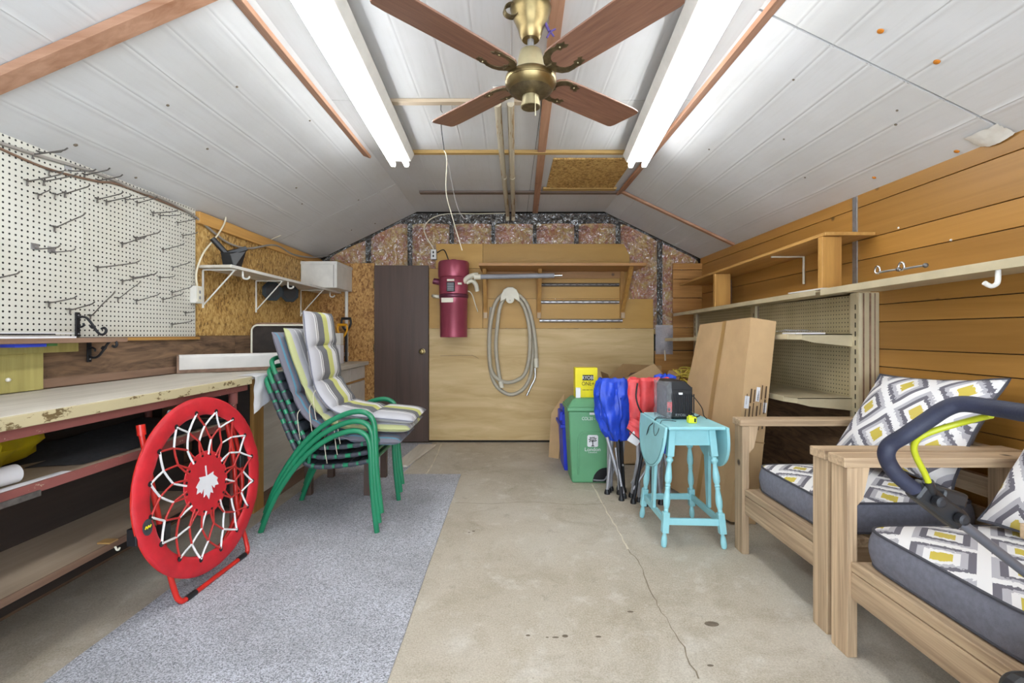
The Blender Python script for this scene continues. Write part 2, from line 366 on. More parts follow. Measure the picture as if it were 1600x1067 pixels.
    def ball(s, c, rx, ry=None, rz=None, seg=12):
        ry = ry or rx; rz = rz or rx; c = Vector(c)
        return s.grid(lambda u, v: c+Vector((rx*math.sin(PI*v)*math.cos(2*PI*u), ry*math.sin(PI*v)*math.sin(2*PI*u), -rz*math.cos(PI*v))), seg, max(6, seg//2))
    def build(s, name, mat, parent=None, bev=0, label=None, cat=None, group=None, kind=None, loc=None, seg=2):
        me = bpy.data.meshes.new(name)
        lo = [min(q[i] for q in s.v) for i in range(3)]; hi = [max(q[i] for q in s.v) for i in range(3)]
        L = Vector(loc) if loc is not None else Vector(((lo[0]+hi[0])/2, (lo[1]+hi[1])/2, lo[2]))
        me.from_pydata([tuple(q-L) for q in s.v], [], s.f)
        me.polygons.foreach_set('use_smooth', s.sm)
        if any(s.uv):
            ul = me.uv_layers.new(name='UVMap'); k = 0
            for q, f in zip(s.uv, s.f):
                for i in range(len(f)):
                    ul.data[k].uv = q[i] if q else (0, 0); k += 1
        me.update()
        if any(s.sm): me.set_sharp_from_angle(angle=math.radians(48))
        me.materials.append(M[mat] if isinstance(mat, str) else mat)
        o = bpy.data.objects.new(name, me); COL.objects.link(o)
        if parent: o.parent = parent; o.location = L-WL[parent.name]
        else: o.location = L
        WL[o.name] = L
        if bev:
            b = o.modifiers.new('bevel', 'BEVEL'); b.width = bev; b.segments = seg; b.limit_method = 'ANGLE'; b.angle_limit = math.radians(40)
            b.harden_normals = False
        tag(o, label, cat, group, kind); return o
def tag(o, label=None, cat=None, group=None, kind=None):
    if label: o['label'] = label
    if cat: o['category'] = cat
    if group: o['group'] = group
    if kind: o['kind'] = kind
    return o
def T(name, label, cat, loc, group=None):
    o = bpy.data.objects.new(name, None); COL.objects.link(o); o.location = loc; WL[o.name] = Vector(loc); o.empty_display_size = .1
    return tag(o, label, cat, group)
def dup(o, off, parent=None, label=None):
    c = o.copy(); COL.objects.link(c)
    if parent: c.parent = parent
    else: c.location = Vector(o.location)+Vector(off)
    if label: c['label'] = label
    WL[c.name] = WL[o.name]+Vector(off)
    for ch in list(o.children): dup(ch, off, c)
    return c
def B(x0, x1, y0, y1, z0, z1): return MB().box(x0, x1, y0, y1, z0, z1)
def textmesh(mb, txt, o, size, right=(1, 0, 0), up=(0, 0, 1), depth=.001, center=True, xs=1.0):
    cu = bpy.data.curves.new('t', 'FONT'); cu.body = txt; cu.size = size; cu.extrude = 0; cu.resolution_u = 3
    if center: cu.align_x = 'CENTER'
    ob = bpy.data.objects.new('t', cu); COL.objects.link(ob)
    dg = bpy.context.evaluated_depsgraph_get(); me = bpy.data.meshes.new_from_object(ob.evaluated_get(dg))
    o, right, up = Vector(o), Vector(right).normalized(), Vector(up).normalized()
    mb.add([o+right*q.co.x*xs+up*q.co.y for q in me.vertices], [list(p.vertices) for p in me.polygons])
    bpy.data.objects.remove(ob); bpy.data.curves.remove(cu); bpy.data.meshes.remove(me); return mb
def nz(x, y, z=0): return mnoise.noise(Vector((x, y, z)))
# ================================================================== STRUCTURE
YN = -1.2
floor = B(-2.3, 2.3, YN-.1, 5.45, -.12, 0).build('floor', 'concrete', kind='structure', label='stained beige concrete garage floor')
def crack(pts, w0, mat, name='crack'):
    mb = MB(); p = [FL(*q) for q in pts]; p = [q+Vector((random.uniform(-.006, .006), random.uniform(-.006, .006), 0)) for q in crv(p, 5)]
    L, R = [], []
    for i, q in enumerate(p):
        d = (p[min(i+1, len(p)-1)]-p[max(i-1, 0)]).normalized(); s = Vector((-d.y, d.x, 0)); ww = w0*random.uniform(.4, 1.1)
        L.append(q+s*ww+Vector((0, 0, .0012))); R.append(q-s*ww+Vector((0, 0, .0012)))
    n = len(p); mb.add(L+R, [(i, i+1, n+i+1, n+i) for i in range(n-1)]); return mb.build(name, mat, floor)
M['crack_dark'] = plain('crack_dirt', '#887c69', .9); M['crack_pale'] = plain('crack_filler', '#d8cfbb', .9)
crack([(712, 785), (770, 787), (830, 784), (890, 788), (945, 787)], .003, 'crack_dark')
crack([(925, 757), (945, 795), (962, 822), (980, 858)], .006, 'crack_pale')
crack([(980, 858), (1000, 882), (1018, 925), (1035, 958), (1062, 1000), (1090, 1060)], .0028, 'crack_dark')
crack([(690, 694), (678, 720), (664, 741), (640, 743)], .006, 'crack_pale', 'seam_line')
M['stain'] = plain('dark_stain', '#6f6354', .8, var=.2, scale=40)
for (px, py, rx, ry) in [(1112, 975, .03, .018), (883, 994, .012, .009), (740, 830, .01, .008), (733, 832, .008, .006), (985, 956, .014, .006), (868, 996, .014, .005), (935, 995, .012, .006), (1110, 1040, .012, .006), (825, 993, .009, .006), (855, 996, .006, .004)]:
    c = FL(px, py); n = 14
    MB().add([c+Vector((rx*math.cos(2*PI*k/n)*(1+.2*nz(k, px)), ry*math.sin(2*PI*k/n)*(1+.3*nz(k, py)), .001)) for k in range(n)], [list(range(n))]).build('floor_stain', 'stain', floor)

# ---- walls
wl = B(XL-.12, XL-.012, YN, 5.45, 0, 2.12).build('wall_left', 'gap', kind='structure', label='left garage wall of weathered plywood and strand board')
wr = B(XR+.015, XR+.13, YN, 5.45, 0, 2.12).build('wall_right', 'gap', kind='structure', label='right garage wall of golden horizontal planks')
wf = MB().prism([(-2.3, 5.385, 0), (2.3, 5.385, 0), (2.3, 5.385, 2.0), (1.1, 5.385, 2.66), (-1.1, 5.385, 2.66), (-2.3, 5.385, 2.0)], (0, .08, 0)).build('wall_far', 'gap', kind='structure', label='far gable wall with insulation and plywood sheets')
# near wall: garage door opening, door rolled up
mb = MB(); mb.box(-2.3, -1.7, YN-.1, YN, 0, 2.7); mb.box(1.7, 2.3, YN-.1, YN, 0, 2.7); mb.box(-1.7, 1.7, YN-.1, YN, 2.12, 2.7)
mb.build('wall_near', 'white_paint', kind='structure', label='near wall around the open garage door')

# left wall boards
for y0, y1 in ((YN, 1.22), (1.224, 3.66), (3.664, 5.28)):
    B(XL-.012, XL, y0, y1, 0, 1.19).build('plywood_sheet', 'old_ply', wl)
for y0, y1 in ((3.205, 4.44), (4.444, 5.28)):
    B(XL-.012, XL+.006, y0, y1, 1.19, 1.99).build('strand_board', 'osb', wl)
B(XL-.012, XL+.03, 3.2, 5.28, 1.95, 2.03).build('top_plate', 'honey_y', wl, bev=.003)
B(XL-.012, XL-.001, YN, 3.2, 1.19, 2.06).build('backing_sheet', 'old_ply', wl)
B(XL, XL+.012, 1.0, 3.1, .955, .995).build('batten', 'old_wood', wl)
B(XL, XL+.018, 2.3, 3.22, 1.165, 1.182).build('batten', 'honey_y', wl)

# right wall planks
ZB = [0.0, .12, .27, .41, .52, .64, .76, .87, 1.015, 1.115, 1.27, 1.37, 1.47, 1.646, 1.767, 1.967, 2.06]
for y0, y1 in ((YN, .48), (.484, 2.905), (2.909, 5.28)):
    for i in range(len(ZB)-1):
        B(XR, XR+.015, y0, y1, ZB[i]+.002, ZB[i+1]-.002).build('plank', 'plank', wr, bev=.002)
B(XR-.006, XR, 2.885, 2.925, 1.45, 2.04).build('joint_strip', 'steel', wr, bev=.001)
for px, py in ((1486, 375), (1404, 356)):
    p = RW(px, py); MB().ball(p, .006).build('nail_head', 'white_paint', wr)

# ---- far wall
sx = [(836+65.6*k-798)/140 for k in range(-5, 5)]
for x in sx:
    B(x-.019, x+.019, 5.292, 5.384, .02, slope_z(x)-.03 if abs(x) > XC else 2.44).build('stud', 'stud', wf)
B(-1.06, 1.08, 5.288, 5.384, 2.44, 2.55).build('header_board', 'stud', wf)
edges = [-2.12]+sx+[2.1]
for i in range(len(edges)-1):
    xa, xb = edges[i]+.02, edges[i+1]-.02
    if xb-xa < .08: continue
    def fn(u, v, xa=xa, xb=xb, i=i):
        x = xa+(xb-xa)*u; zt = min(2.44, slope_z(x)-.02); z = 1.2+(zt-1.2)*v
        b = (1-abs(2*u-1)**4)*(.055+.02*nz(x*6, z*6, i))
        return Vector((x, 5.37-b, z))
    MB().grid(fn, 10, 22).build('insulation_batt', 'fibre', wf)
def film(u, v):
    x = -2.11+4.2*u; zt = min(2.545, slope_z(x)-.006); zb = 1.25; z = zb+(zt-zb)*v
    return Vector((x, 5.283+.007*abs(nz(x*5, z*11))+.006*abs(nz(x*16+2, z*9, 3))-.006*abs(nz(x*34, z*22, 5)), z))
MB().grid(film, 260, 80).build('plastic_film', 'film', wf)
def bw(x0, x1, y0, y1): return ((x0-798)/140, (x1-798)/140, CH-(y1-522)/140, CH-(y0-522)/140)
def wallsheet(name, mat, x0, x1, y0, y1, ya=5.25, yb=5.27, bev=0):
    a, b, c, d = bw(x0, x1, y0, y1); return B(a, b, ya, yb, c, d).build(name, mat, wf, bev=bev)
wallsheet('plywood_sheet', 'ply', 671.5, 1020, 513.6, 686.5)
wallsheet('hardboard_sheet', 'mdf', 671.5, 754.5, 420.5, 513); wallsheet('hardboard_sheet', 'mdf', 755, 1019, 467.5, 513)
a, b, c, d = bw(755, 978, 382, 467)
MB().prism([(a, 5.25, c), (b+.03, 5.25, c), (b+.03, 5.25, d-.13), (b-.03, 5.25, d), (a, 5.25, d)], (0, .02, 0)).build('hardboard_sheet', 'mdf', wf)
wallsheet('hardboard_sheet', 'mdf', 682, 754.5, 382, 420)
wallsheet('strand_board', 'osb_dark', 501, 587, 412, 689)
wallsheet('gap_shade_strip', 'gap', 588, 1095, 686, 690, 5.26, 5.3)  # dark gap under the wall sheets, its shade put into the strip's colour
wallsheet('plywood_sheet', 'plank_x', 1022, 1096, 548, 688, 5.255, 5.275)
ys = [412, 422.5, 437, 466, 490, 512, 530, 547]
for i in range(len(ys)-1): wallsheet('board', 'plank_x', 1049, 1096, ys[i]+.4, ys[i+1]-.4, 5.235, 5.26, bev=.002)
# pencil line on the plywood
p0, p1, p2 = BW(688, 556, .0375), BW(738, 555, .0375), BW(748, 560, .0375)
MB().tube([p0, p1, p2], .0016, 4).build('scored_line', 'stain', wf)

# ---- door in far wall
a, b, c, d = bw(587.5, 671, 416, 690)
door = B(a, b, 5.215, 5.25, .012, d).build('door_1', 'door', kind='structure', label='dark brown flush door with a brass knob', bev=.003)
kb = BW(660, 549, .071)
k1 = MB().lathe([(.032, 0), (.032, .006), (.012, .01), (.012, .03), (.026, .04), (.03, .052), (.024, .064), (.008, .068)], (kb.x, 5.215, kb.z), (0, -1, 0), 20).build('door_knob', 'brass', door)
for z in (.3, 1.0, 1.7): MB().tube([(a-.001, 5.212, z), (a-.001, 5.212, z+.09)], .006, 8).build('hinge', 'brass_dark', door)

# ---- ceiling
ceil = MB()
def slab(x0, z0, x1, z1): ceil.hexa([(x0, YN-.1, z0+.012), (x1, YN-.1, z1+.012), (x1, 5.45, z1+.012), (x0, 5.45, z0+.012), (x0, YN-.1, z0+.1), (x1, YN-.1, z1+.1), (x1, 5.45, z1+.1), (x0, 5.45, z0+.1)])
slab(-XC, ZC, XC, ZC); slab(XC, ZC, 2.3, slope_z(2.3)); slab(-2.3, slope_z(-2.3), -XC, ZC)
ceil = ceil.build('ceiling', 'gap', kind='structure', label='white ribbed ceiling panels sloping to both walls')
def panel(xa, xb, ya, yb, seed, taper=0):
    za, zb = slope_z(xa), slope_z(xb); L = math.hypot(xb-xa, zb-za); n = Vector((zb-za, 0, -(xb-xa))).normalized()
    if n.z > 0: n = -n
    nr = max(2, round(L/.17)); pts = [(0, 0)]
    for k in range(1, nr):
        c = k/nr; e = .004/L
        pts += [(c-8*e, 0), (c-4*e, 0), (c-2*e, .0018), (c-e, -.0004), (c, .0), (c+e*2, .0014), (c+4*e, 0), (c+8*e, 0)]
    pts += [(1, 0)]; ns = 14; vs_ = []
    for j in range(ns+1):
        y = ya+(yb-ya)*j/ns
        for (u, h) in pts:
            wv = .006*nz(round(u*nr)*3.1+seed, y*1.3)*(1 if 0 < u < 1 else 0); uu = u+wv
            vs_.append(Vector((xa+(xb-xa)*uu, y, za+(zb-za)*uu))+n*(h*(1+.7*nz(u*9, y*3, seed))+.0012*nz(u*3, y*1.5, seed)))
    k = len(pts); fs = [(j*k+i, j*k+i+1, (j+1)*k+i+1, (j+1)*k+i) for j in range(ns) for i in range(k-1)]
    m = len(vs_); mb = MB(); mb.add(vs_, fs, True)
    top = [q-n*.011 for q in (vs_[0], vs_[k-1], vs_[-1], vs_[-k])]
    mb.add([vs_[0], vs_[k-1], vs_[-1], vs_[-k]]+top, [(0, 1, 5, 4), (1, 2, 6, 5), (2, 3, 7, 6), (3, 0, 4, 7)])
    return mb.build('ceiling_panel', 'ceiling', ceil)
s = 0
for ya, yb in ((YN, .3), (.304, 2.76), (2.764, 3.52), (3.524, 5.284)):
    for xa, xb in ((-XC, .18), (.184, XC)): s += 1; panel(xa, xb, ya, yb, s*3.7)
for ya, yb in ((YN, 1.985), (1.997, 4.47), (4.474, 5.284)): s += 1; panel(XC, 2.13, ya, yb, s*3.7)
for ya, yb in ((YN, 1.76), (1.764, 4.3), (4.304, 5.284)): s += 1; panel(-XC, -2.14, ya, yb, s*3.7)
def bat(p, q, w_, h_, mat, up=(0, 0, 1), name='batten'): return MB().beam(p, q, w_, h_, up).build(name, mat, ceil, bev=.002)
bat((.13, -.6, ZC-.012), (.272, 5.27, ZC-.012), .058, .02, 'batten')
bat((-XC-.05, YN, ZC-.04), (-XC-.03, 3.55, ZC-.03), .06, .02, 'batten', (.4, 0, 1))
bat((XC+.06, YN, ZC-.045), (XC-.005, 4.53, ZC-.02), .06, .02, 'batten', (-.4, 0, 1))
bat((-.72, 2.76, ZC-.012), (.17, 2.76, ZC-.012), .045, .02, 'batten_pale')
bat((-.76, 3.52, ZC-.014), (.86, 3.52, ZC-.014), .04, .024, 'batten_gold')
bat((-.87, 4.53, ZC-.012), (1.03, 4.53, ZC-.012), .07, .018, 'batten_grey')
ns_ = Vector((.438, 0, .9)).normalized(); nsl = Vector((-.438, 0, .9)).normalized()
def onslope(x, y, d=.012): return Vector((x, y, slope_z(x)))-(ns_ if x > 0 else nsl)*d
bat(onslope(1.03, 4.47), onslope(2.1, 4.45), .045, .02, 'batten_x', ns_)
bat(onslope(-1.07, 1.79, .02), onslope(-2.11, 1.735, .02), .075, .034, 'batten_x', nsl)
a0 = B(.33, .95, 3.66, 4.38, ZC-.014, ZC-.002).build('strand_board_patch', 'osb', ceil)
B(.30, .98, 4.38, 4.45, ZC-.02, ZC-.002).build('batten', 'batten_gold', ceil, bev=.002)
def ray_slope(px, py):
    k = 1 if px > CX else -1; m = (ZC-ZE)/(2.122-XC); a = (px-CX)/F*k; b = (CY-py)/F
    Y = (ZC-CH+m*XC)/(b+m*a); return Vector((a*k*Y, Y, CH+b*Y))
for i, (px, py, r) in enumerate([(1376, 48, .012), (1464, 96, .012), (1495, 236, .011), (1366, 277, .01), (1092, 157, .007), (234, 37, .012), (262, 164, .007), (324, 232, .007), (212, 277, .007), (463, 293, .008), (118, 226, .009), (98, 102, .008), (484, 188, .006), (370, 135, .006), (1240, 124, .005), (1225, 217, .005), (1108, 233, .005), (1400, 194, .006), (549, 359, .007), (560, 312, .007), (586, 349, .008), (472, 318, .007), (1258, 277, .005), (1402, 172, .005)]):
    p = ray_slope(px, py); n = -(ns_ if px > CX else nsl)
    MB().lathe([(r, 0), (r*.9, .0035), (r*.3, .005)], p+n*.001, n, 12).build('fastener', 'rust' if r >= .01 or i == 4 else 'stain', ceil)
# torn facing flap in the right corner
p = ray_slope(1588, 200)
def flap(u, v): return Vector((2.03+.075*u, 1.975+.15*v, slope_z(2.03+.075*u)-.006-.018*math.sin(PI*v)*u-.01*abs(nz(u*4, v*6))))
MB().grid(flap, 8, 14).build('torn_facing', 'white_paint', ceil)
# ================================================================== CEILING THINGS
def light_fixture(p_far, p_near, label):
    pf, pn = Vector(p_far), Vector(p_near); d = (pn-pf).normalized(); sd = d.cross(Vector((0, 0, 1))).normalized(); L = (pn-pf).length
    t = T('fluorescent_light', label, 'light', pf+Vector((0, 0, -.09)), 'twin tube ceiling lights')
    prof = [(-.1, 0), (-.1, -.012), (-.075, -.06), (.075, -.06), (.1, -.012), (.1, 0)]
    MB().prism([pf+sd*a+Vector((0, 0, b)) for a, b in prof], d*L).build('housing', 'white_paint', t, bev=.003)
    for s_ in (-1, 1):
        MB().tube([pf+sd*s_*.048+d*.02+Vector((0, 0, -.086)), pf+sd*s_*.048+d*(L-.02)+Vector((0, 0, -.086))], .019, 16).build('tube', 'tube', t)
        for e in (.008, L-.008):
            c = pf+sd*s_*.048+d*e+Vector((0, 0, -.08)); MB().obox(c, (.03, .016, .05), Matrix.Rotation(math.atan2(d.y, d.x)-PI/2, 3, 'Z')).build('lamp_holder', 'white_paint', t, bev=.003)
    for e in (.25, L-.25):
        MB().beam(pf+d*e, pf+d*e+Vector((0, 0, .053)), .05, .02, (0, 1, 0)).build('hanger', 'steel', t)
    return t
light_fixture((-.80, 3.43, ZC-.055), (-.71, .99, ZC-.055), 'twin tube fluorescent light on the left of the ceiling fan')
light_fixture((.915, 3.43, ZC-.06), (.715, .99, ZC-.055), 'twin tube fluorescent light on the right of the ceiling fan')

# ---- fan
fc = Vector((.08, 1.9, 2.214))
fan = T('ceiling_fan', 'antique brass ceiling fan with four walnut blades', 'fan', fc+Vector((0, 0, -.13)))
MB().lathe([(.012, .0), (.034, .0), (.044, .015), (.05, .04), (.062, .07), (.078, .105), (.083, .125), (.078, .145), (.05, .162), (.02, .17)], fc+Vector((0, 0, .165)), seg=32).build('canopy', 'brass', fan)
MB().tube([fc+Vector((0, 0, .1)), fc+Vector((0, 0, .35))], .013, 12).build('downrod', 'steel', fan)
MB().tube([fc+Vector((-.012, 0, .33)), fc+Vector((-.02, 0, .352))], .006, 8).tube([fc+Vector((.012, 0, .33)), fc+Vector((.016, 0, .352))], .006, 8).build('hanger_wire', 'rust', fan)
MB().lathe([(.056, .02), (.055, .05), (.05, .09), (.043, .118), (.03, .126), (.012, .128)], fc, seg=28).build('upper_cup', 'brass_pale', fan)
mh = MB().lathe([(.02, .028), (.085, .026), (.1, .016), (.103, .004), (.1, -.006), (.103, -.01), (.1, -.018), (.085, -.04), (.055, -.056), (.03, -.06)], fc, seg=36).build('motor_housing', 'brass', fan)
MB().lathe([(.098, -.0205), (.0835, -.042), (.0535, -.058), (.03, -.062)], fc, seg=36).build('lower_shell', 'brass_dark', mh)
sw = MB().lathe([(.033, -.058), (.034, -.07), (.039, -.098), (.04, -.104), (.036, -.104)], fc, seg=24).build('switch_housing', 'brass_pale', fan)
MB().lathe([(.036, -.1042), (.036, -.1065), (.005, -.1065)], fc, seg=24).build('cap', 'brass_dark', sw)
MB().tube([fc+Vector((.012, -.037, -.07)), fc+Vector((.016, -.046, -.074)), fc+Vector((.016, -.048, -.16))], .0013, 6).build('pull_chain', 'brass_pale', fan)
def blade(ang):
    R = Matrix.Rotation(ang, 3, 'Z') @ Matrix.Rotation(-.045, 3, 'Y') @ Matrix.Rotation(math.radians(-11), 3, 'X')
    # outline in local (x along, y across)
    o = []
    for k in range(9):
        a = PI/2+PI*k/8; o.append((.165+.068*math.cos(a), .07*math.sin(a)))
    o += [(.25, -.073), (.45, -.077), (.6, -.079), (.645, -.075), (.656, -.062), (.63, .058), (.62, .074), (.605, .079), (.45, .077), (.25, .073)]
    c = fc+Vector((0, 0, .012))
    b = MB().prism([c+R @ Vector((x, y, -.004)) for x, y in o], R @ Vector((0, 0, .008))).build('blade', M['blade_'+str(int(round(math.degrees(ang))))], fan, bev=.002)
    iron = MB()
    iron.beam(c+R @ Vector((.07, 0, .0)), c+R @ Vector((.13, 0, -.008)), .03, .01)
    out = []
    for s_ in (1, -1):
        pts = [(.098, 0), (.104, .03), (.122, .054), (.145, .066), (.175, .068), (.19, .062), (.205, .068), (.218, .06), (.232, .058), (.226, .046), (.236, .038), (.22, .032), (.212, .04), (.196, .036), (.19, .046), (.172, .048), (.15, .04), (.136, .024), (.132, .01), (.142, .0)]
        out.append([(x, y*s_) for x, y in pts])
    for q in out:
        iron.prism([c+R @ Vector((x, y, -.0068)) for x, y in (q if q[1][1] > 0 else q[::-1])], R @ Vector((0, 0, .003)))
    iron.build('blade_iron', 'brass_dark', b)
    for (x, y) in ((.205, .05), (.205, -.05), (.12, 0)):
        MB().ball(c+R @ Vector((x, y, -.007)), .0035).build('screw', 'brass_pale', b)
for a in (41.5, 131.5, 221.5, 311.5):
    # grain follows each blade's own direction
    k = 'blade_'+str(int(round(a)))
    t = NT(k, .38); mp = t.n('ShaderNodeMapping'); tc = t.n('ShaderNodeTexCoord'); t.t.links.new(tc.outputs['Object'], mp.inputs[0]); mp.inputs['Rotation'].default_value = (0, 0, -math.radians(a))
    mp2 = t.n('ShaderNodeMapping'); mp2.inputs['Scale'].default_value = (.06, 1, 1); t.t.links.new(mp.outputs[0], mp2.inputs[0])
    t.color(t.ramp(t.noise(mp2.outputs[0], 70, 5, .6, .5), [(.3, '#745040'), (.7, '#926a55')])); M[k] = t.m
    blade(math.radians(a))
# wire bundle and tie by canopy
mb = MB(); c = fc+Vector((-.075, -.02, .29))
for k in range(5):
    mb.tube(crv([c+Vector((.028*math.cos(a)*(1+.2*k*.3), .012*k-.02, -.026-.026*math.sin(a)+.004*k)) for a in [2*PI*j/8 for j in range(8)]], 3, True), .0028, 6, True)
mb.tube(crv([c+Vector((.02, 0, -.04)), c+Vector((.05, .01, -.06)), c+Vector((.06, .02, -.04))], 4), .0028, 6)
mb.build('wire_bundle', 'brass_dark', fan)
mb = MB(); c = fc+Vector((.075, 0, .2))
mb.tube([c+Vector((-.02, 0, .04)), c], .006, 8); mb.tube([c+Vector((-.01, 0, -.025)), c+Vector((.005, 0, 0)), c+Vector((.025, 0, .01))], .004, 6); mb.tube([c+Vector((.018, 0, -.02)), c+Vector((.004, 0, 0)), c+Vector((-.012, 0, .02))], .004, 6)
M['purple'] = plain('purple_tie', '#5a4a8a', .5); mb.build('cable_tie', 'purple', fan)

# ---- conduit pipes and box
bx = P(781, 137, 2.66)
jb = T('junction_box', 'white electrical box on the ceiling above the twin pipes', 'electrical box', (bx.x, 2.68, ZC-.06))
B(-.1, .02, 2.6, 2.76, ZC-.045, ZC-.003).build('body', 'white_paint', jb, bev=.004)
for dx in (-.07, -.02): MB().lathe([(.013, 0), (.013, .006)], (dx, 2.62, ZC-.045), (0, 0, -1), 14).build('knockout', 'steel', jb)
for i, (xa, xb_, lab) in enumerate(((-.075, -.035, 'left flaking white conduit pipe under the ceiling'), (.0, .028, 'right flaking white conduit pipe under the ceiling'))):
    q = T('conduit_pipe', lab, 'pipe', (xa, 4, ZC-.07), 'twin conduit pipes')
    MB().tube(crv([(xa, 2.7, ZC-.05), (xa*.6+xb_*.4, 3.9, ZC-.052), (xb_, 5.1, ZC-.055), (xb_, 5.2, ZC-.065), (xb_, 5.222, ZC-.1), (xb_, 5.222, 2.47)], 6), .021, 12).build('pipe_run', 'pipe', q)
    MB().tube([(xb_*.5+xa*.5, 3.95, ZC-.052), (xb_*.5+xa*.5, 4.0, ZC-.052)], .025, 12).build('coupling', 'pipe', q)
# hanging string
h0 = P(689, 165, 2.76); h0.z = ZC-.03
hs = T('hanging_string', 'thin string hanging from a ceiling hook by the left light', 'string', P(722, 392, 3.3))
MB().tube(crv([h0, h0+Vector((.0, 0, -.03)), h0+Vector((.008, .0, -.045))], 4), .003, 6).build('hook', 'hook', hs)
MB().tube(crv([P(689, 186, 2.76), P(690, 205, 2.78), P(694, 235, 2.85)], 4), .003, 6).build('wire_lead', 'cord_black', hs)
MB().tube(crv([P(694, 235, 2.85), P(698, 250, 2.85), P(697, 300, 2.95), P(707, 340, 3.05), P(722, 391, 3.2)], 5), .003, 6).build('string', 'cord_white', hs)
MB().tube(crv([P(699, 250, 2.85), P(712, 315, 3.0), P(722, 338, 3.05), P(730, 342, 3.1)], 5), .0018, 6).build('thin_string', 'cord_grey', hs)
mb = MB().tube(crv([BW(795, 333, .05), BW(745, 334, .05), BW(700, 334, .05), BW(675, 341, .06), BW(663, 355, .06), BW(666, 370, .06), BW(674, 383, .06), BW(678, 391, .06)], 6), .005, 8)
mb.build('power_cord', 'cord_white', label='white power cord looping along the top of the far wall', cat='cord')
p = BW(678, 398, .06)
ou = T('wall_outlet', 'grey outlet box beside the door above the burgundy vacuum', 'outlet', (p.x, 5.24, p.z-.06))
B(p.x-.032, p.x+.032, 5.19, 5.25, p.z-.055, p.z+.055).build('box', 'steel', ou, bev=.003)
f_ = B(p.x-.026, p.x+.026, 5.185, 5.19, p.z-.05, p.z+.05).build('faceplate', 'white_paint', ou, bev=.002)
for dz in (-.02, .02): B(p.x-.008, p.x+.008, 5.183, 5.186, p.z+dz-.012, p.z+dz+.012).build('socket', 'black', f_)
# ================================================================== FAR WALL THINGS
# ---- central vacuum
vc = Vector(((709.5-798)/145, 5.07, 1.166))
va = T('central_vacuum', 'burgundy central vacuum canister mounted beside the brown door', 'vacuum', vc)
can = MB().lathe([(.11, 0), (.143, .002), (.145, .012), (.146, .34), (.149, .345), (.149, .42)], vc, seg=36).build('canister', 'vac', va)
MB().lathe([(.15, .418), (.156, .424), (.156, .452), (.15, .458)], vc, seg=36).build('seal_band', 'vac_dark', va)
MB().lathe([(.15, .457), (.154, .46), (.154, .63), (.15, .635)], vc, seg=36).build('motor_section', 'vac', va)
MB().lathe([(.15, .633), (.162, .64), (.166, .66), (.165, .79), (.155, .808), (.1, .816), (.03, .818)], vc, seg=36).build('top_cap', 'vac', va)
MB().lathe([(.032, .817), (.03, .832), (.01, .835)], vc, seg=20).build('handle_knob', 'vac_dark', va)
pn = B(vc.x-.055, vc.x+.03, vc.y-.172, vc.y-.14, vc.z+.475, vc.z+.575).build('control_panel', 'black', va, bev=.006)
for k in range(5): B(vc.x-.045, vc.x+.02, vc.y-.175, vc.y-.171, vc.z+.487+.017*k, vc.z+.494+.017*k).build('vent_slat', 'grey_plastic', pn)
B(vc.x-.05, vc.x+.025, vc.y-.16, vc.y-.14, vc.z+.585, vc.z+.605).build('name_strip', 'cream', va)
B(vc.x-.11, vc.x+.012, vc.y-.153, vc.y-.12, vc.z+.365, vc.z+.412).build('sticker', 'cream', va)
B(vc.x+.06, vc.x+.1, vc.y-.148, vc.y-.12, vc.z+.55, vc.z+.57).build('badge', 'cream', va)
MB().tube(crv([vc+Vector((-.14, 0, .59)), vc+Vector((-.19, -.02, .595)), vc+Vector((-.21, -.02, .6))], 4), .033, 14).build('exhaust_port', 'vac_dark', va)
MB().tube(crv([vc+Vector((-.13, 0, .43)), vc+Vector((-.2, .02, .44)), vc+Vector((-.235, .1, .45))], 4), .02, 12).build('side_pipe', 'cream', va)
MB().tube(crv([vc+Vector((.1, -.05, .56)), vc+Vector((.15, -.1, .62)), vc+Vector((.21, -.1, .65)), vc+Vector((.27, -.1, .655))], 5), .026, 14).build('intake_elbow', 'cream', va)
MB().tube(crv([vc+Vector((.14, -.05, .58)), vc+Vector((.2, -.05, .6)), vc+Vector((.24, -.04, .56)), vc+Vector((.25, 0, .5))], 5), .024, 14).build('lower_elbow', 'cream', va)
MB().tube(crv([vc+Vector((.13, -.03, .5)), vc+Vector((.19, 0, .47)), vc+Vector((.23, .05, .35)), vc+Vector((.25, .1, .28))], 5), .006, 8).build('loose_wire', 'cord_white', va)
MB().tube(crv([(BW(684, 395, .06))+Vector((0, -.02, 0)), vc+Vector((-.1, -.02, .93)), vc+Vector((-.05, -.02, .815))], 5), .006, 8).build('power_lead', 'cord_black', va)
# ---- wand pipe resting on the left elbow and hooked under the shelf
pa, pb = P(748, 432.5, 4.92), P(866, 430.5, 4.92)
wd = T('vacuum_wand', 'long grey vacuum wand lying level below the wooden wall shelf', 'wand', (pa+pb)/2-Vector((0, 0, .03)))
MB().tube([pa, pb], .0255, 16).build('wand_tube', 'grey_plastic', wd)
MB().tube([pb, pb+Vector((.08, 0, .001))], .014, 12).build('tip', 'chrome', wd)
MB().tube([pa-Vector((.05, 0, 0)), pa+Vector((.02, 0, 0))], .028, 14).build('collar', 'cream', wd)
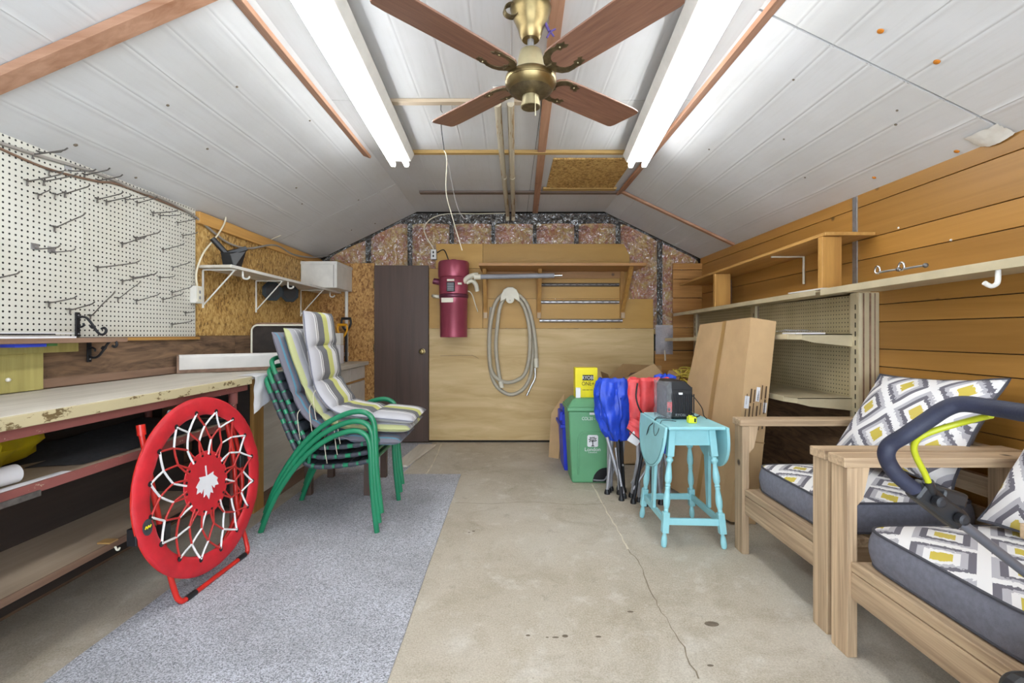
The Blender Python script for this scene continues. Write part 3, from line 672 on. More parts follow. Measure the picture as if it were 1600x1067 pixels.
# ---- wall shelf
x0, x1, yf, zs = -.323, 1.37, 4.78, 1.905
ws = T('wall_shelf', 'honey brown plywood shelf on triangular brackets on the far wall', 'shelf', ((x0+x1)/2, 5.0, 1.38))
B(x0, x1, yf, 5.25, zs-.014, zs+.014).build('shelf_board', 'honey_x', ws, bev=.002)
B(x0+.04, x1-.14, 5.23, 5.25, zs-.09, zs-.014).build('ledger', 'honey_x', ws, bev=.002)
for px in (759, 841.5, 970.5):
    x = (px-798)/140; yfg = yf+.03 if px > 900 else 5.0; z0 = 1.385
    B(x-.024, x+.024, 5.212, 5.25, z0, zs-.014).build('bracket_upright', 'honey_z', ws, bev=.002)
    MB().prism([(x-.02, 5.212, z0+.06), (x-.02, 5.212, z0+.15), (x-.02, yfg+.07, zs-.014), (x-.02, yfg, zs-.014)], (.04, 0, 0)).build('bracket_gusset', 'honey_z', ws, bev=.002)
    MB().obox((x, 5.205, z0+.02), (.04, .02, .06)).build('foot_block', 'pine_z', ws, bev=.002)
# ---- steel strips
for i, (pya, pxa, pxb, lab) in enumerate(((445, 845, 967, 'topmost dull steel rail on the far wall'), (472, 844, 967, 'middle bright steel rail on the far wall'), (501, 843, 972, 'lowest steel rail on the far wall beside the hose'))):
    a, b = BW(pxa, pya, .04), BW(pxb, pya, .04); r = T('steel_rail', lab, 'rail', ((a.x+b.x)/2, 5.24, a.z-.02), 'steel rails below the wall shelf')
    MB().prism([(a.x, 5.25, a.z-.019), (a.x, 5.235, a.z-.019), (a.x, 5.22, a.z-.006), (a.x, 5.22, a.z+.006), (a.x, 5.235, a.z+.019), (a.x, 5.25, a.z+.019)], (b.x-a.x, 0, 0)).build('channel', 'steel' if i else 'hook', r)
    for k in range(12):
        xx = a.x+(b.x-a.x)*(k+.5)/12; B(xx-.012, xx+.012, 5.2185, 5.221, a.z-.003, a.z+.003).build('slot', 'gap', r)
# ---- hose
ho = T('vacuum_hose', 'coiled beige vacuum hose hanging from a wall bracket', 'hose', BW(800, 617, .09))
hb = BW(797, 460, .06)
hg = MB(); c = hb
out = [(-.075, -.09), (-.072, -.02), (-.05, .045), (-.02, .07), (.02, .07), (.05, .045), (.072, -.02), (.075, -.09), (.05, -.07), (.03, -.05), (-.03, -.05), (-.05, -.07)]
hk = hg.prism([(c.x+a*1.4, 5.112, c.z+b) for a, b in out][::-1], (0, .138, 0)).build('hose_bracket', 'cream', ho, bev=.006)
MB().lathe([(.045, 0), (.045, .02)], (c.x, 5.13, c.z-.06), (0, -1, 0), 20).build('mount_plate', 'cream', ho)
MB().ball((c.x, 5.108, c.z-.075), .006).build('screw', 'steel', ho)
def hp(l, d): return crv([BW(px, py, d+dd) for px, py, dd in l], 7)
l1 = [(838, 574, 0), (837, 540, 0), (831, 500, 0), (820, 470, 0), (798, 457, .02), (776, 470, .0), (766, 510, 0), (765, 560, 0), (771, 585, 0), (789, 597, .0), (808, 594, 0), (822, 580, 0), (828, 545, .02), (826, 505, .02), (816, 475, .02), (798, 461, .04), (783, 475, .02), (777, 510, .02), (775, 545, .0), (779, 580, 0), (783, 600, 0)]
MB().tube(hp(l1, .09), .021, 12).build('hose_coil', 'hose', ho)
l2 = [(768, 480, 0), (764, 530, 0), (766, 575, 0), (775, 602, 0), (795, 616, 0), (815, 610, 0), (828, 590, 0), (832, 560, 0), (833, 520, 0), (826, 485, 0), (806, 462, .03)]
MB().tube(hp(l2, .05), .021, 12).build('hose_coil', 'hose', ho)
MB().tube([BW(837.5, 560, .1), BW(838, 574, .1)], .026, 14).build('cuff', 'cream', ho)
MB().tube([BW(782, 596, .1), BW(784, 606, .1)], .026, 14).build('cuff', 'cream', ho)
MB().tube(crv([BW(836, 575, .1), BW(836, 590, .1), BW(830, 603, .1), BW(823, 618, .1)], 5), .012, 12).build('metal_wand', 'chrome', ho)
# ---- plastic wrapped outlet
a, b, c, d = bw(1021, 1048, 508, 553)
po = T('wrapped_outlet', 'outlet box taped over with clear plastic on the far wall', 'outlet', ((a+b)/2, 5.22, c))
def wr_(u, v): return Vector((a+(b-a)*u, 5.215+.01*nz(u*5, v*7)-.02*math.sin(PI*u)*math.sin(PI*v), c+(d-c)*v))
MB().grid(wr_, 12, 18).build('plastic_cover', 'frosted', po)
B((a+b)/2-.03, (a+b)/2+.03, 5.215, 5.25, (c+d)/2-.05, (c+d)/2+.06).build('box', 'white_paint', po, bev=.003)
MB().tube(crv([((a+b)/2, 5.22, c+.1), ((a+b)/2+.01, 5.215, c), ((a+b)/2+.012, 5.215, c-.07)], 4), .009, 8).build('cable', 'cord_white', po)
# ---- white corner pipe, white box on shelf
p = P(541.5, 510, 5.2)
MB().tube([(p.x, 5.2, .9), (p.x, 5.2, 1.67)], .018, 12).tube([(p.x, 5.2, .96), (p.x, 5.2, 1.0)], .023, 12).build('drain_pipe', 'white_paint', label='thin white vertical pipe below the white box in the corner', cat='pipe')

# ================================================================== LEFT WALL THINGS
# ---- pegboard sheets
pg = []
for ya, yb, lab in ((.9, 2.353, 'large cream pegboard sheet nearest the camera above the workbench'), (2.355, 2.958, 'middle cream pegboard sheet between its two seams'), (2.96, 3.19, 'narrow cream pegboard strip beside the strand board')):
    pg.append(B(XL, XL+.006, ya, yb, 1.185, 2.045).build('pegboard', 'pegboard', label=lab, cat='pegboard', group='pegboard sheets', loc=(XL, round(ya/.0254)*.0254, 1.1938)))
HOOKS = [(49.5, 240, 106, 234), (60, 237, 98, 238), (75, 267, 103, 267), (41, 282, 99, 272), (67, 282, 122, 273), (58, 303, 79, 297), (84, 303, 103, 300), (100, 301, 141, 291), (106, 266, 150, 267), (131, 272, 172, 265), (152, 281, 192, 275), (84, 354, 134, 335), (151, 310, 193, 302), (165, 314, 206, 307), (195, 311, 232, 308), (213, 316, 246, 309), (238, 332, 278, 330), (249, 336, 284, 336), (277, 347, 308, 342), (285, 367, 309, 364), (211, 371, 251, 363), (190, 380, 230, 370), (254, 389, 288, 382), (54, 388, 94, 386), (80, 393, 118, 391), (75, 472, 120, 465), (108, 483, 148, 474), (140, 492, 180, 457), (151, 417, 218, 410), (190, 438, 237, 430), (206.6, 433, 245, 428), (249, 433, 274, 432), (269, 417, 298, 410), (183, 465, 220, 441), (212, 469, 250, 460), (253.6, 467, 287, 459), (268, 456, 301, 448), (268, 506, 301, 502), (289, 488, 304, 487), (-8, 433, 31, 427)]
ORD = ['first', 'second', 'third', 'fourth', 'fifth', 'sixth', 'seventh', 'eighth', 'ninth', 'tenth', 'eleventh', 'twelfth']
bands = [(0, 295), (295, 330), (330, 362), (362, 405), (405, 445), (445, 475), (475, 600)]
for bi, (lo, hi) in enumerate(bands):
    hs_ = sorted([h for h in HOOKS if lo <= h[1] < hi])
    for i, (x0_, y0_, x1_, y1_) in enumerate(hs_):
        b0 = LW(x0_, y0_, .006); tip = P(x1_, y1_, b0.y); L = tip-b0
        plate = (x0_, y0_) in ((54, 388), (80, 393), (106, 266))
        lab = f"{'plated' if plate else 'wire'} steel peg hook, {ORD[i]} from left in the pegboard's {['top','second','third','fourth','fifth','sixth','lowest'][bi]} band"
        hk = T('peg_hook', lab, 'hook', b0, 'steel hooks on the pegboard')
        thick = .0033 if (x1_-x0_) > 38 else .0026
        MB().tube(crv([b0+Vector((-.003, 0, .006)), b0+Vector((.012, 0, -.002)), b0+L*.5+Vector((0, 0, -.003)), b0+L*.88, b0+L*.93+Vector((0, 0, .002)), tip+Vector((0, 0, .008))], 4), thick, 6).build('arm', 'hook', hk)
        if plate: B(b0.x, b0.x+.003, b0.y-.018, b0.y+.018, b0.z-.006, b0.z+.022).build('back_plate', 'steel', hk)
        else: MB().tube([b0+Vector((.006, 0, .0)), b0+Vector((.004, 0, -.024))], thick, 6).tube([b0+Vector((.006, -.016, 0)), b0+Vector((.006, .016, 0))], thick, 6).build('wall_clip', 'hook', hk)
# ---- scrolled brackets
def scroll(px, py, flip, lab):
    b = LW(px, py, .008); s_ = -1 if flip else 1
    t = T('shelf_bracket', lab, 'bracket', b-Vector((0, 0, .1)), 'black scrolled iron brackets')
    B(b.x, b.x+.008, b.y-.011, b.y+.011, b.z-.06, b.z+.06).build('wall_plate', 'black_metal', t, bev=.002)
    def q(l): return crv([Vector((b.x+.006+u, b.y, b.z+s_*v)) for u, v in l], 5)
    MB().tube(q([(0, .03), (.02, .038), (.045, .03), (.07, -.0), (.09, -.03), (.11, -.048), (.13, -.045), (.138, -.028), (.128, -.016), (.115, -.022)]), .006, 8).build('scroll', 'black_metal', t)
    MB().tube(q([(0, -.008), (.015, -.012), (.028, -.004), (.026, .006)]), .005, 8).build('curl', 'black_metal', t)
    MB().obox((b.x+.078, b.y, b.z-s_*.01), (.018, .016, .018), rotm(0, .7, 0)).build('knuckle', 'black_metal', t, bev=.003)
    for dz in (-.045, .045): MB().ball((b.x+.009, b.y, b.z+dz), .004).build('screw', 'steel', t)
scroll(120, 507, False, 'black scrolled iron bracket screwed to the pegboard above the brown ledge')
scroll(138, 547, True, 'black scrolled iron bracket hanging below the brown ledge')
# ---- ledge above bench with post
zl = 1.182
lg = T('wall_ledge', 'weathered brown ledge board running under the pegboard', 'shelf', (XL+.09, 2.0, .95))
B(XL+.001, XL+.15, .9, 2.45, zl-.022, zl).build('ledge_board', 'old_wood', lg, bev=.003)
B(XL+.002, XL+.06, .9, 2.27, zl-.065, zl-.022).build('cleat', 'treated', lg, bev=.003)
B(XL+.001, XL+.04, 1.93, 2.12, .953, zl-.022).build('post', 'treated', lg, bev=.004)
MB().ball((XL+.045, 1.965, 1.01), .009).build('screw', 'white_paint', lg)
M['blue_tape'] = plain('blue_plastic', '#2c3fb0', .4); M['green_tape'] = plain('green_plastic', '#4f7d43', .5)
B(XL+.061, XL+.14, 1.9, 2.03, zl-.036, zl-.0225).build('blue_tray', 'blue_tape', label='flat blue plastic tray tucked under the brown ledge', cat='tray')
B(XL+.061, XL+.13, 2.036, 2.09, zl-.034, zl-.0225).build('green_tray', 'green_tape', label='small green plastic tray tucked under the brown ledge', cat='tray')
for k, (mat, lab, z0, z1, dy) in enumerate((('paper', 'lowest white sheet bundle on the brown ledge', zl, zl+.008, 0), ('cord_grey', 'grey folder on the sheet bundle on the ledge', zl+.0085, zl+.014, -.03), ('black', 'black folder in the paper pile on the ledge', zl+.0145, zl+.02, -.1), ('paper', 'topmost white sheet of the pile on the ledge', zl+.0205, zl+.024, -.01))):
    B(XL+.02, XL+.14, 1.3, 2.17+dy, z0, z1).build('paper_sheet' if mat == 'paper' else 'folder', mat, label=lab, cat='paper' if mat == 'paper' else 'folder', group='papers on the ledge')
# ---- white bracket shelf
sh = T('bracket_shelf', 'long white shelf on wire brackets along the strand board', 'shelf', (XL+.12, 4.2, 1.38))
MB().hexa([(XL+.007, 3.2, 1.648), (-1.88, 3.178, 1.648), (-1.88, 5.24, 1.648), (XL+.007, 5.24, 1.648), (XL+.007, 3.2, 1.667), (-1.88, 3.178, 1.667), (-1.88, 5.24, 1.667), (XL+.007, 5.24, 1.667)]).build('shelf_board', 'laminate', sh, bev=.002)
B(-1.88, -1.874, 3.178, 5.24, 1.647, 1.668).build('front_edge', 'white_paint', sh, bev=.001)
for y in (3.26, 3.94, 4.78):
    b = MB().tube([(XL+.012, y, 1.64), (XL+.012, y, 1.38)], .007, 8).build('bracket', 'white_paint', sh)
    MB().tube([(XL+.014, y, 1.4), (-1.9, y, 1.64)], .0055, 8).build('brace', 'white_paint', b)
    MB().tube([(XL+.012, y, 1.642), (-1.89, y, 1.642)], .005, 8).build('arm', 'white_paint', b)
    yy = y+.1 if y < 4 else y+.2
    MB().tube(crv([(-1.9, yy, 1.646), (-1.9, yy, 1.605), (-1.885, yy, 1.592), (-1.862, yy, 1.594), (-1.852, yy, 1.61)], 4), .007, 8).build('hook', 'white_paint', sh)
# ---- black clamp stand on shelf
c = Vector((-1.99, 3.36, 1.667))
cs = T('clamp_stand', 'black angled clamp stand sitting on the white shelf', 'clamp', c)
MB().hexa([c+Vector(q) for q in ((-.03, -.035, 0), (.05, -.035, 0), (.05, .05, 0), (-.03, .05, 0), (-.05, -.035, .11), (.02, -.035, .1), (.09, .05, .14), (.0, .05, .15))]).build('base', 'black', cs, bev=.004)
MB().tube([c+Vector((-.02, -.01, .1)), c+Vector((-.09, -.06, .2))], .02, 12).build('arm', 'black', cs)
MB().beam(c+Vector((-.01, 0, .1)), c+Vector((.09, .05, .15)), .05, .03).build('jaw', 'black', cs, bev=.003)
# ---- octagons
for i, (px, py, lab) in enumerate(((425, 455, 'dark teal octagonal plate under the white shelf, nearer one'), (452, 458, 'dark teal octagonal plate under the white shelf, farther one'))):
    c = LW(px, py, .08); t = T('octagon_plate', lab, 'plate', c-Vector((0, 0, .09)), 'octagonal plates under the shelf')
    R = rotm(0, 0, -.75)
    def oc(r, d): return [c+R @ Vector((d, r*math.cos(PI/8+PI/4*k), r*math.sin(PI/8+PI/4*k))) for k in range(8)]
    MB().prism(oc(.088, .012), R @ Vector((-.012, 0, 0))).build('body', 'dark_octagon', t, bev=.003)
    MB().prism(oc(.06, .016), R @ Vector((-.004, 0, 0))).build('inset', 'black', t, bev=.002)
    MB().tube([c, (XL+.006, c.y, c.z)], .012, 8).build('stem', 'black', t)
# ---- white box on shelf
bx_ = T('white_box', 'white storage box on the far end of the white shelf', 'box', (-1.94, 5.0, 1.668))
B(XL+.01, -1.755, 4.78, 5.24, 1.668, 1.915).build('body', 'white_paint', bx_, bev=.004)
B(XL+.008, -1.75, 4.775, 5.242, 1.905, 1.936).build('lid', 'white_paint', bx_, bev=.004)
B(-1.79, -1.784, 4.777, 4.78, 1.675, 1.9).build('corner_seam', 'cord_grey', bx_)
# ---- outlet at pegboard edge and cords
p = LW(308, 461, .03)
o2 = T('wall_outlet', 'white outlet box on the strand board beside the pegboard', 'outlet', (p.x, p.y, p.z-.06))
B(XL+.006, XL+.045, p.y-.035, p.y+.035, p.z-.055, p.z+.06).build('box', 'white_paint', o2, bev=.004)
f_ = B(XL+.045, XL+.049, p.y-.026, p.y+.026, p.z-.045, p.z+.05).build('faceplate', 'cream', o2, bev=.002)
for dz in (-.018, .02): B(XL+.049, XL+.0505, p.y-.008, p.y+.008, p.z+dz-.01, p.z+dz+.01).build('socket', 'grey_plastic', f_)
MB().tube(crv([LW(308, 447, .03), LW(307, 425, .035), LW(318, 395, .04), LW(338, 370, .04), LW(350, 350, .04), LW(352, 338, .04), LW(343, 330, .035), LW(300, 315, .03), LW(250, 295, .03), LW(220, 281, .03)], 6), .006, 8).build('power_cord', 'cord_white', label='cream power cord dropping to the outlet beside the pegboard', cat='cord')
MB().tube(crv([LW(-30, 213, .012), LW(60, 243, .012), LW(150, 270, .014), LW(215, 297, .02), LW(255, 311, .02), LW(300, 335, .02), LW(335, 364, .02), LW(360, 381, .025), LW(390, 388, .03), LW(430, 383, .03), LW(460, 398, .04), LW(495, 402, .06), LW(530, 396, .1)], 6), .008, 8).build('grey_cable', 'cord_grey', label='grey cable stapled along the left wall below the ceiling', cat='cable')
MB().tube(crv([LW(-30, 218, .01), LW(70, 262, .01), LW(150, 283, .012), LW(190, 290, .012), LW(290, 330, .014)], 6), .006, 8).build('tan_cable', 'old_wood', label='thin tan cable crossing the top of the pegboard', cat='cable')
MB().tube(crv([LW(420, 374, .03)+Vector((.02, 0, .0)), LW(445, 365, .1)], 3), .004, 6).build('cable_stub', 'cord_white', label='short cream cable stub poking out at the left eave', cat='cable')
# ================================================================== WORKBENCH AND LEFT FLOOR THINGS
XF = -1.54
wb = T('workbench', 'long workbench with chipped cream edge and two lower shelves', 'workbench', (-1.85, 1.8, 0))
MB().hexa([(XL+.013, .2, .93), (XF, .2, .93), (XF, 3.06, .93), (XL+.013, 3.06, .93), (XL+.013, .2, .95), (XF, .2, .95), (XF, 3.06, .95), (XL+.013, 3.06, .95)]).build('top', 'laminate', wb, bev=.002)
B(XF-.02, XF+.006, .2, 2.81, .905, .947).build('front_edge', 'chipped', wb, bev=.003)
B(XF-.055, XF-.02, .2, 2.81, .868, .904).build('front_rail', 'red_rail', wb, bev=.003)
for y in (1.44, 2.72):
    MB().tube([(-1.595, y, 0), (-1.595, y, .87)], .018, 12).build('leg', 'red_rail', wb)
    MB().tube([(-1.595, y, .8), (-1.595, y, .865)], .024, 12).build('leg_collar', 'red_rail', wb)
for y in (1.44, 2.72): MB().tube([(XL+.05, y, 0), (XL+.05, y, .93)], .018, 10).build('leg', 'red_rail', wb)
ms = B(XL+.013, -1.62, .2, 2.88, .672, .692).build('middle_shelf', 'shelf_ply', wb, bev=.002)
B(-1.622, -1.612, .2, 2.86, .66, .695).build('shelf_edge', 'red_rail', ms, bev=.002)
B(-1.612, -1.606, 1.38, 1.62, .648, .668).build('steel_plate', 'hook', ms)
ls = B(-1.98, -1.62, .2, 2.55, .338, .356).build('lower_shelf', 'shelf_ply', wb, bev=.002)
B(-1.624, -1.614, .2, 2.5, .33, .357).build('shelf_edge', 'old_wood', ls, bev=.002)
B(-1.99, -1.975, .2, 2.86, .1, .672).build('back_panel', 'dark_board', wb)
B(XL+.013, XL+.025, .2, 2.86, .692, .93).build('upper_back_panel', 'dark_board', wb)
MB().tube(crv([(-1.612, 1.93, .335), (-1.605, 1.93, .322), (-1.598, 1.93, .322), (-1.594, 1.93, .33)], 3), .004, 6).build('cup_hook', 'cream', wb)
B(-1.66, -1.608, 1.9, 1.94, .357, .363).build('tape_patch', 'tape', wb)
# ---- things on the middle shelf
def lump(c, rx, ry, rz, seed, nf=5, amp=.18, seg=28):
    c = Vector(c)
    def fn(u, v):
        a = 2*PI*u; b = PI*(v-.5); d = Vector((math.cos(b)*math.cos(a), math.cos(b)*math.sin(a), math.sin(b)))
        k = 1+amp*nz(d.x*2+seed, d.y*2, d.z*2)+amp*.5*math.sin(nf*a+seed)*math.cos(b)+amp*.4*nz(d.x*6, d.y*6+seed, d.z*6)
        return c+Vector((d.x*rx*k, d.y*ry*k, max(-rz*.98, d.z*rz*k)))
    return MB().grid(fn, seg, seg//2)
lump((-1.93, 1.66, .785), .14, .22, .092, 3, 4, .25).build('cloth_bag', 'yellow_bag', label='crumpled yellow bag on the bench middle shelf', cat='bag')
rl = T('paper_roll', 'white paper roll lying on the bench middle shelf', 'roll', (-1.7, 1.4, .693))
R0, R1 = Vector((-1.73, 1.05, .725)), Vector((-1.69, 1.615, .725)); d = (R1-R0).normalized()
MB().tube([R0, R1], .032, 20).build('sheet', 'paper', rl)
MB().tube([R1-d*.001, R1+d*.0015], .016, 16).build('core', 'black', rl)
MB().grid(lambda u, v: Vector((-1.66+.04*u, 1.2+.55*v, .6945+.0015*math.sin(3*v))), 2, 8).build('paper_tail', 'paper', rl)
def mat_(u, v): return Vector((-2.08+.42*u, 1.72+.95*v+.12*u, .696+.035*(1-u)*(v)+.012*nz(u*3, v*4)))
mb = MB(); mb.grid(mat_, 8, 16); mb.grid(lambda u, v: mat_(u, v)-Vector((0, 0, .006)), 8, 16, flip=True); mb.build('felt_mat', 'felt', label='dark grey felt mat spread on the bench middle shelf', cat='mat')
mb = MB(); mb.grid(lambda u, v: Vector((-1.72+.03*u+.02*nz(v*3, u), 2.34+.1*v, .694+.13*u)), 6, 6); mb.grid(lambda u, v: Vector((-1.724+.03*u+.02*nz(v*3, u), 2.34+.1*v, .694+.13*u)), 6, 6, flip=True)
mb.build('paper_bag', 'paper', label='crumpled white paper behind the red round chair', cat='paper')
# ---- draped paper at bench end
mb = MB()
def dr(u, v):
    y = 2.82+.2*v; L = .34*u
    if L < .1: return Vector((-1.63+L, y, .952+.001))
    return Vector((XF+.012+.012*nz(v*3, u*4), y+.0*u, .952-(L-.1)*(.95-.25*v)))
mb.grid(dr, 16, 10); mb.grid(lambda u, v: dr(u, v)-Vector((.0015, 0, .0015)), 16, 10, flip=True)
mb.build('paper_sheet', 'paper', label='white paper strip draped over the end of the workbench', cat='paper')
# ---- laminate offcut with rolled edge, standing on bench
of = T('counter_offcut', 'white laminate counter offcut standing on the workbench end', 'board', (-1.85, 3.03, .952))
a0, b0 = Vector((-2.09, 2.985, .952)), Vector((-1.57, 3.42, .952)); dv = b0-a0; nn = Vector((dv.y, -dv.x, 0)).normalized()
prof = [(0, .0), (0, .1), (.006, .112), (.016, .118), (.028, .116), (.028, .0)]
MB().prism([a0-nn*q[0]+Vector((0, 0, q[1])) for q in prof], dv).build('board', 'laminate_white', of, bev=.003)
MB().prism([a0-dv.normalized()*.012-nn*q[0]*1.05+Vector((0, 0, q[1])) for q in prof], dv.normalized()*.011).build('end_core', 'old_wood', of)
MB().prism([a0+nn*.002+Vector((0, 0, .0)), a0+nn*.002+Vector((0, 0, .022)), a0+Vector((0, 0, .022)), a0], dv).build('bottom_edge', 'old_wood', of)
# ---- mid storage cabinet and folding table on it
mc = T('storage_cabinet', 'pale plywood storage cabinet between workbench and stacked green chairs', 'cabinet', (-1.93, 3.7, 0))
B(XL+.013, -1.74, 3.15, 4.25, .06, .915).build('carcass', 'dark_board', mc)
B(-1.74, -1.722, 3.3, 4.24, .1, .9).build('side_panel', 'laminate', mc, bev=.003)
B(-1.742, -1.715, 3.16, 3.29, .0, .915).build('corner_post', 'honey_z', mc, bev=.003)
B(-1.742, -1.72, 3.3, 4.24, .0, .095).build('base_board', 'old_wood', mc, bev=.002)
B(XL+.013, -1.56, 3.1, 4.25, .916, .946).build('top', 'laminate', mc, bev=.003)
ft = T('folding_table', 'folded card table with white tube rim standing behind the cushions', 'table', (-1.7, 3.5, .947))
def rr(x0, x1, z0, z1, r, y, n=5):
    p = []
    for cx_, cz_, a in ((x1-r, z1-r, 0), (x0+r, z1-r, 90), (x0+r, z0+r, 180), (x1-r, z0+r, 270)):
        for k in range(n+1): p.append(Vector((cx_+r*math.cos(math.radians(a+90*k/n)), y, cz_+r*math.sin(math.radians(a+90*k/n)))))
    return p
MB().prism(rr(-1.905, -1.35, .962, 1.262, .04, 3.5), (0, .016, 0)).build('panel', 'dark_board', ft)
MB().tube(rr(-1.91, -1.345, .957, 1.266, .045, 3.49), .0065, 8, True).build('rim', 'cream', ft)
MB().tube(rr(-1.918, -1.337, .954, 1.276, .05, 3.515), .009, 8, True).build('outer_rim', 'old_wood', ft)
# ---- base cabinet in corner
bc = T('base_cabinet', 'white base cabinet with drawers in the far left corner', 'cabinet', (-1.85, 4.75, 0))
B(XL+.013, -1.63, 4.28, 5.24, .1, .86).build('carcass', 'laminate_white', bc)
B(XL+.013, -1.66, 4.29, 5.23, 0, .1).build('plinth', 'gap', bc)
for ya, yb in ((4.29, 4.76), (4.77, 5.235)):
    dw = B(-1.63, -1.612, ya, yb, .72, .85).build('drawer_front', 'laminate_white', bc, bev=.003)
    B(-1.63, -1.618, ya, yb, .697, .717).build('pull_strip', 'honey_y', dw)
    B(-1.63, -1.612, ya, yb, .11, .693).build('cabinet_door', 'laminate_white', bc, bev=.003)
B(XL+.013, -1.57, 4.262, 5.245, .862, .9).build('countertop', 'laminate', bc, bev=.006)
for px, py, mat, lab, dz, yy in ((535, 515, 'yellow_grip', 'yellow D-handled tool standing in the far left corner', 0, 4.95), (541, 505, 'black', 'black D-handled tool standing in the far left corner', 0, 5.1)):
    c = P(px, py, yy); h = T('tool_handle', lab, 'tool', (c.x, yy, .901))
    MB().tube(crv([c+Vector((-.045, 0, .045)), c+Vector((-.05, 0, .0)), c+Vector((-.03, 0, -.05)), c+Vector((0, 0, -.075)), c+Vector((.03, 0, -.05)), c+Vector((.05, 0, 0)), c+Vector((.045, 0, .045))], 5), .011, 10).build('yoke', mat, h)
    MB().tube([c+Vector((-.05, 0, .05)), c+Vector((.05, 0, .05))], .014, 12).build('grip', mat, h)
    MB().tube([c+Vector((0, 0, -.06)), (c.x, yy, .902)], .014, 10).build('shaft', 'honey_z' if mat != 'black' else 'black', h)
c = P(530, 540, 4.8); w_ = T('stacked_carton', 'white carton standing on the corner base cabinet', 'carton', (c.x, 4.8, .901))
B(c.x-.1, c.x+.03, 4.75, 4.85, .901, 1.09).build('lower_box', 'paper', w_, bev=.004); B(c.x-.1, c.x+.03, 4.76, 4.84, 1.092, 1.21).build('upper_box', 'white_paint', w_, bev=.004)
# ---- low dark table behind the chairs
lt = T('low_table', 'low dark brown side table behind the stacked green chairs', 'table', (-1.27, 3.74, 0))
for x in (-1.5, -1.06):
    for y in (3.52, 3.96): B(x-.025, x+.025, y-.025, y+.025, .0078, .3).build('leg', 'door', lt, bev=.003)
B(-1.54, -1.02, 3.48, 4.0, .3, .325).build('table_top', 'door', lt, bev=.003)
# ---- carpets and loose board
def carpet(poly, label, name='carpet', th=.007):
    return MB().prism([(x, y, .0005) for x, y in poly], (0, 0, th)).build(name, 'carpet', label=label, cat='carpet')
n = 26; ed = []
def ring(x0, x1, y0, y1, sd):
    p = []
    for k in range(n): p.append((x0+(x1-x0)*k/n, y0))
    for k in range(n): p.append((x1+.006*nz(k*.9, sd), y0+(y1-y0)*k/n))
    for k in range(n): p.append((x1-(x1-x0)*k/n, y1+.004*nz(k*.7, sd+4)))
    for k in range(n): p.append((x0+.006*nz(k*.8, sd+7), y1-(y1-y0)*k/n))
    return p
carpet(ring(-1.6, -.425, -.6, 4.04, 1), 'large grey speckled carpet runner on the left of the floor')
carpet([(-1.55, 4.06), (-.93, 4.06), (-.86, 5.2), (-1.5, 5.2)], 'small grey carpet piece in front of the brown door')
MB().prism([(-1.05, 4.25, .0085), (-.93, 4.25, .0085), (-.8, 5.05, .0085), (-.98, 5.05, .0085)], (0, 0, .018)).build('loose_board', 'laminate', label='pale loose board lying on the small carpet by the door', cat='board')

# ================================================================== BUNGEE CHAIR
bcn = Vector((-1.487, 2.315, .475)); sv = Vector((.05, 1, 0)).normalized(); uv_ = Vector((-.105, 0, .99)).normalized(); uv_ = (uv_-sv*uv_.dot(sv)).normalized(); nv = sv.cross(uv_)
def bp(r, a, d=0): return bcn+sv*r*math.cos(a)+uv_*r*math.sin(a)*.965+nv*d
bg = T('bungee_chair', 'red round folding bungee chair leaning on the workbench', 'chair', (-1.46, 2.3, 0))
def rim(u, v):
    a = 2*PI*u; b = 2*PI*v; rr_ = .385+.045*math.cos(b); th = .013*math.sin(b)*(1+.12*math.sin(12*a))
    return bp(rr_+.004*nz(math.cos(a)*5, math.sin(a)*5), a, th+.004*nz(math.cos(a)*9, math.sin(a)*9, v*4))
rimo = MB().grid(rim, 96, 14).build('fabric_rim', 'red_fabric', bg)
MB().tube([bp(.428, 2*PI*k/64, -.004) for k in range(64)], .0035, 6, True).build('welt', 'red_tube', rimo)
dk = MB().lathe([(.15, -.002), (.153, 0), (.15, .003)], bcn, nv, 40, 1, 1).build('centre_disc', 'red_fabric', bg)
leaf = [(0, .5), (.1, .32), (.22, .38), (.17, .12), (.29, .25), (.34, .18), (.5, .2), (.44, .06), (.5, .0), (.3, -.16), (.33, -.24), (.06, -.2), (.03, -.2), (.03, -.5), (-.03, -.5), (-.03, -.2), (-.06, -.2), (-.33, -.24), (-.3, -.16), (-.5, 0), (-.44, .06), (-.5, .2), (-.34, .18), (-.29, .25), (-.17, .12), (-.22, .38), (-.1, .32)]
MB().prism([bcn+sv*x*.155-uv_*y*.165+nv*.0035 for x, y in leaf][::-1], nv*.001).build('maple_leaf', 'paper', dk)
def cord(a, b, mat, r=.0048):
    m_ = (a+b)/2; MB().tube([a, m_-nv*.002, b], r, 6).build('bungee_cord', mat, bg)
N_ = 16
for i in range(N_):
    th = 2*PI*i/N_+.1; h = PI/N_
    O = bp(.356, th, .012); A0 = bp(.285, th-h, 0); A1 = bp(.285, th+h, 0); Bi = bp(.216, th, 0); I0 = bp(.138, th-h*.5, .004); I1 = bp(.138, th+h*.5, .004)
    cord(O, A1, 'white_cord'); cord(O, A0, 'white_cord' if i % 2 else 'red_cord')
    cord(A1, Bi, 'red_cord'); cord(A0, Bi, 'white_cord' if i % 3 else 'red_cord')
    cord(Bi, I0, 'red_cord'); cord(Bi, I1, 'white_cord' if i % 2 else 'red_cord')
    MB().lathe([(.011, 0), (.012, .003), (.007, .004)], bp(.358, th, .0108), nv, 12).build('grommet', 'black', rimo)
    MB().lathe([(.006, 0), (.006, .0015)], bp(.138, th, .0035), nv, 10).build('eyelet', 'black', dk)
bd = MB().lathe([(.03, 0), (.03, .003)], bp(.385, PI+.18, .0135), nv, 20, .8, 1.1).build('badge', 'felt', bg)
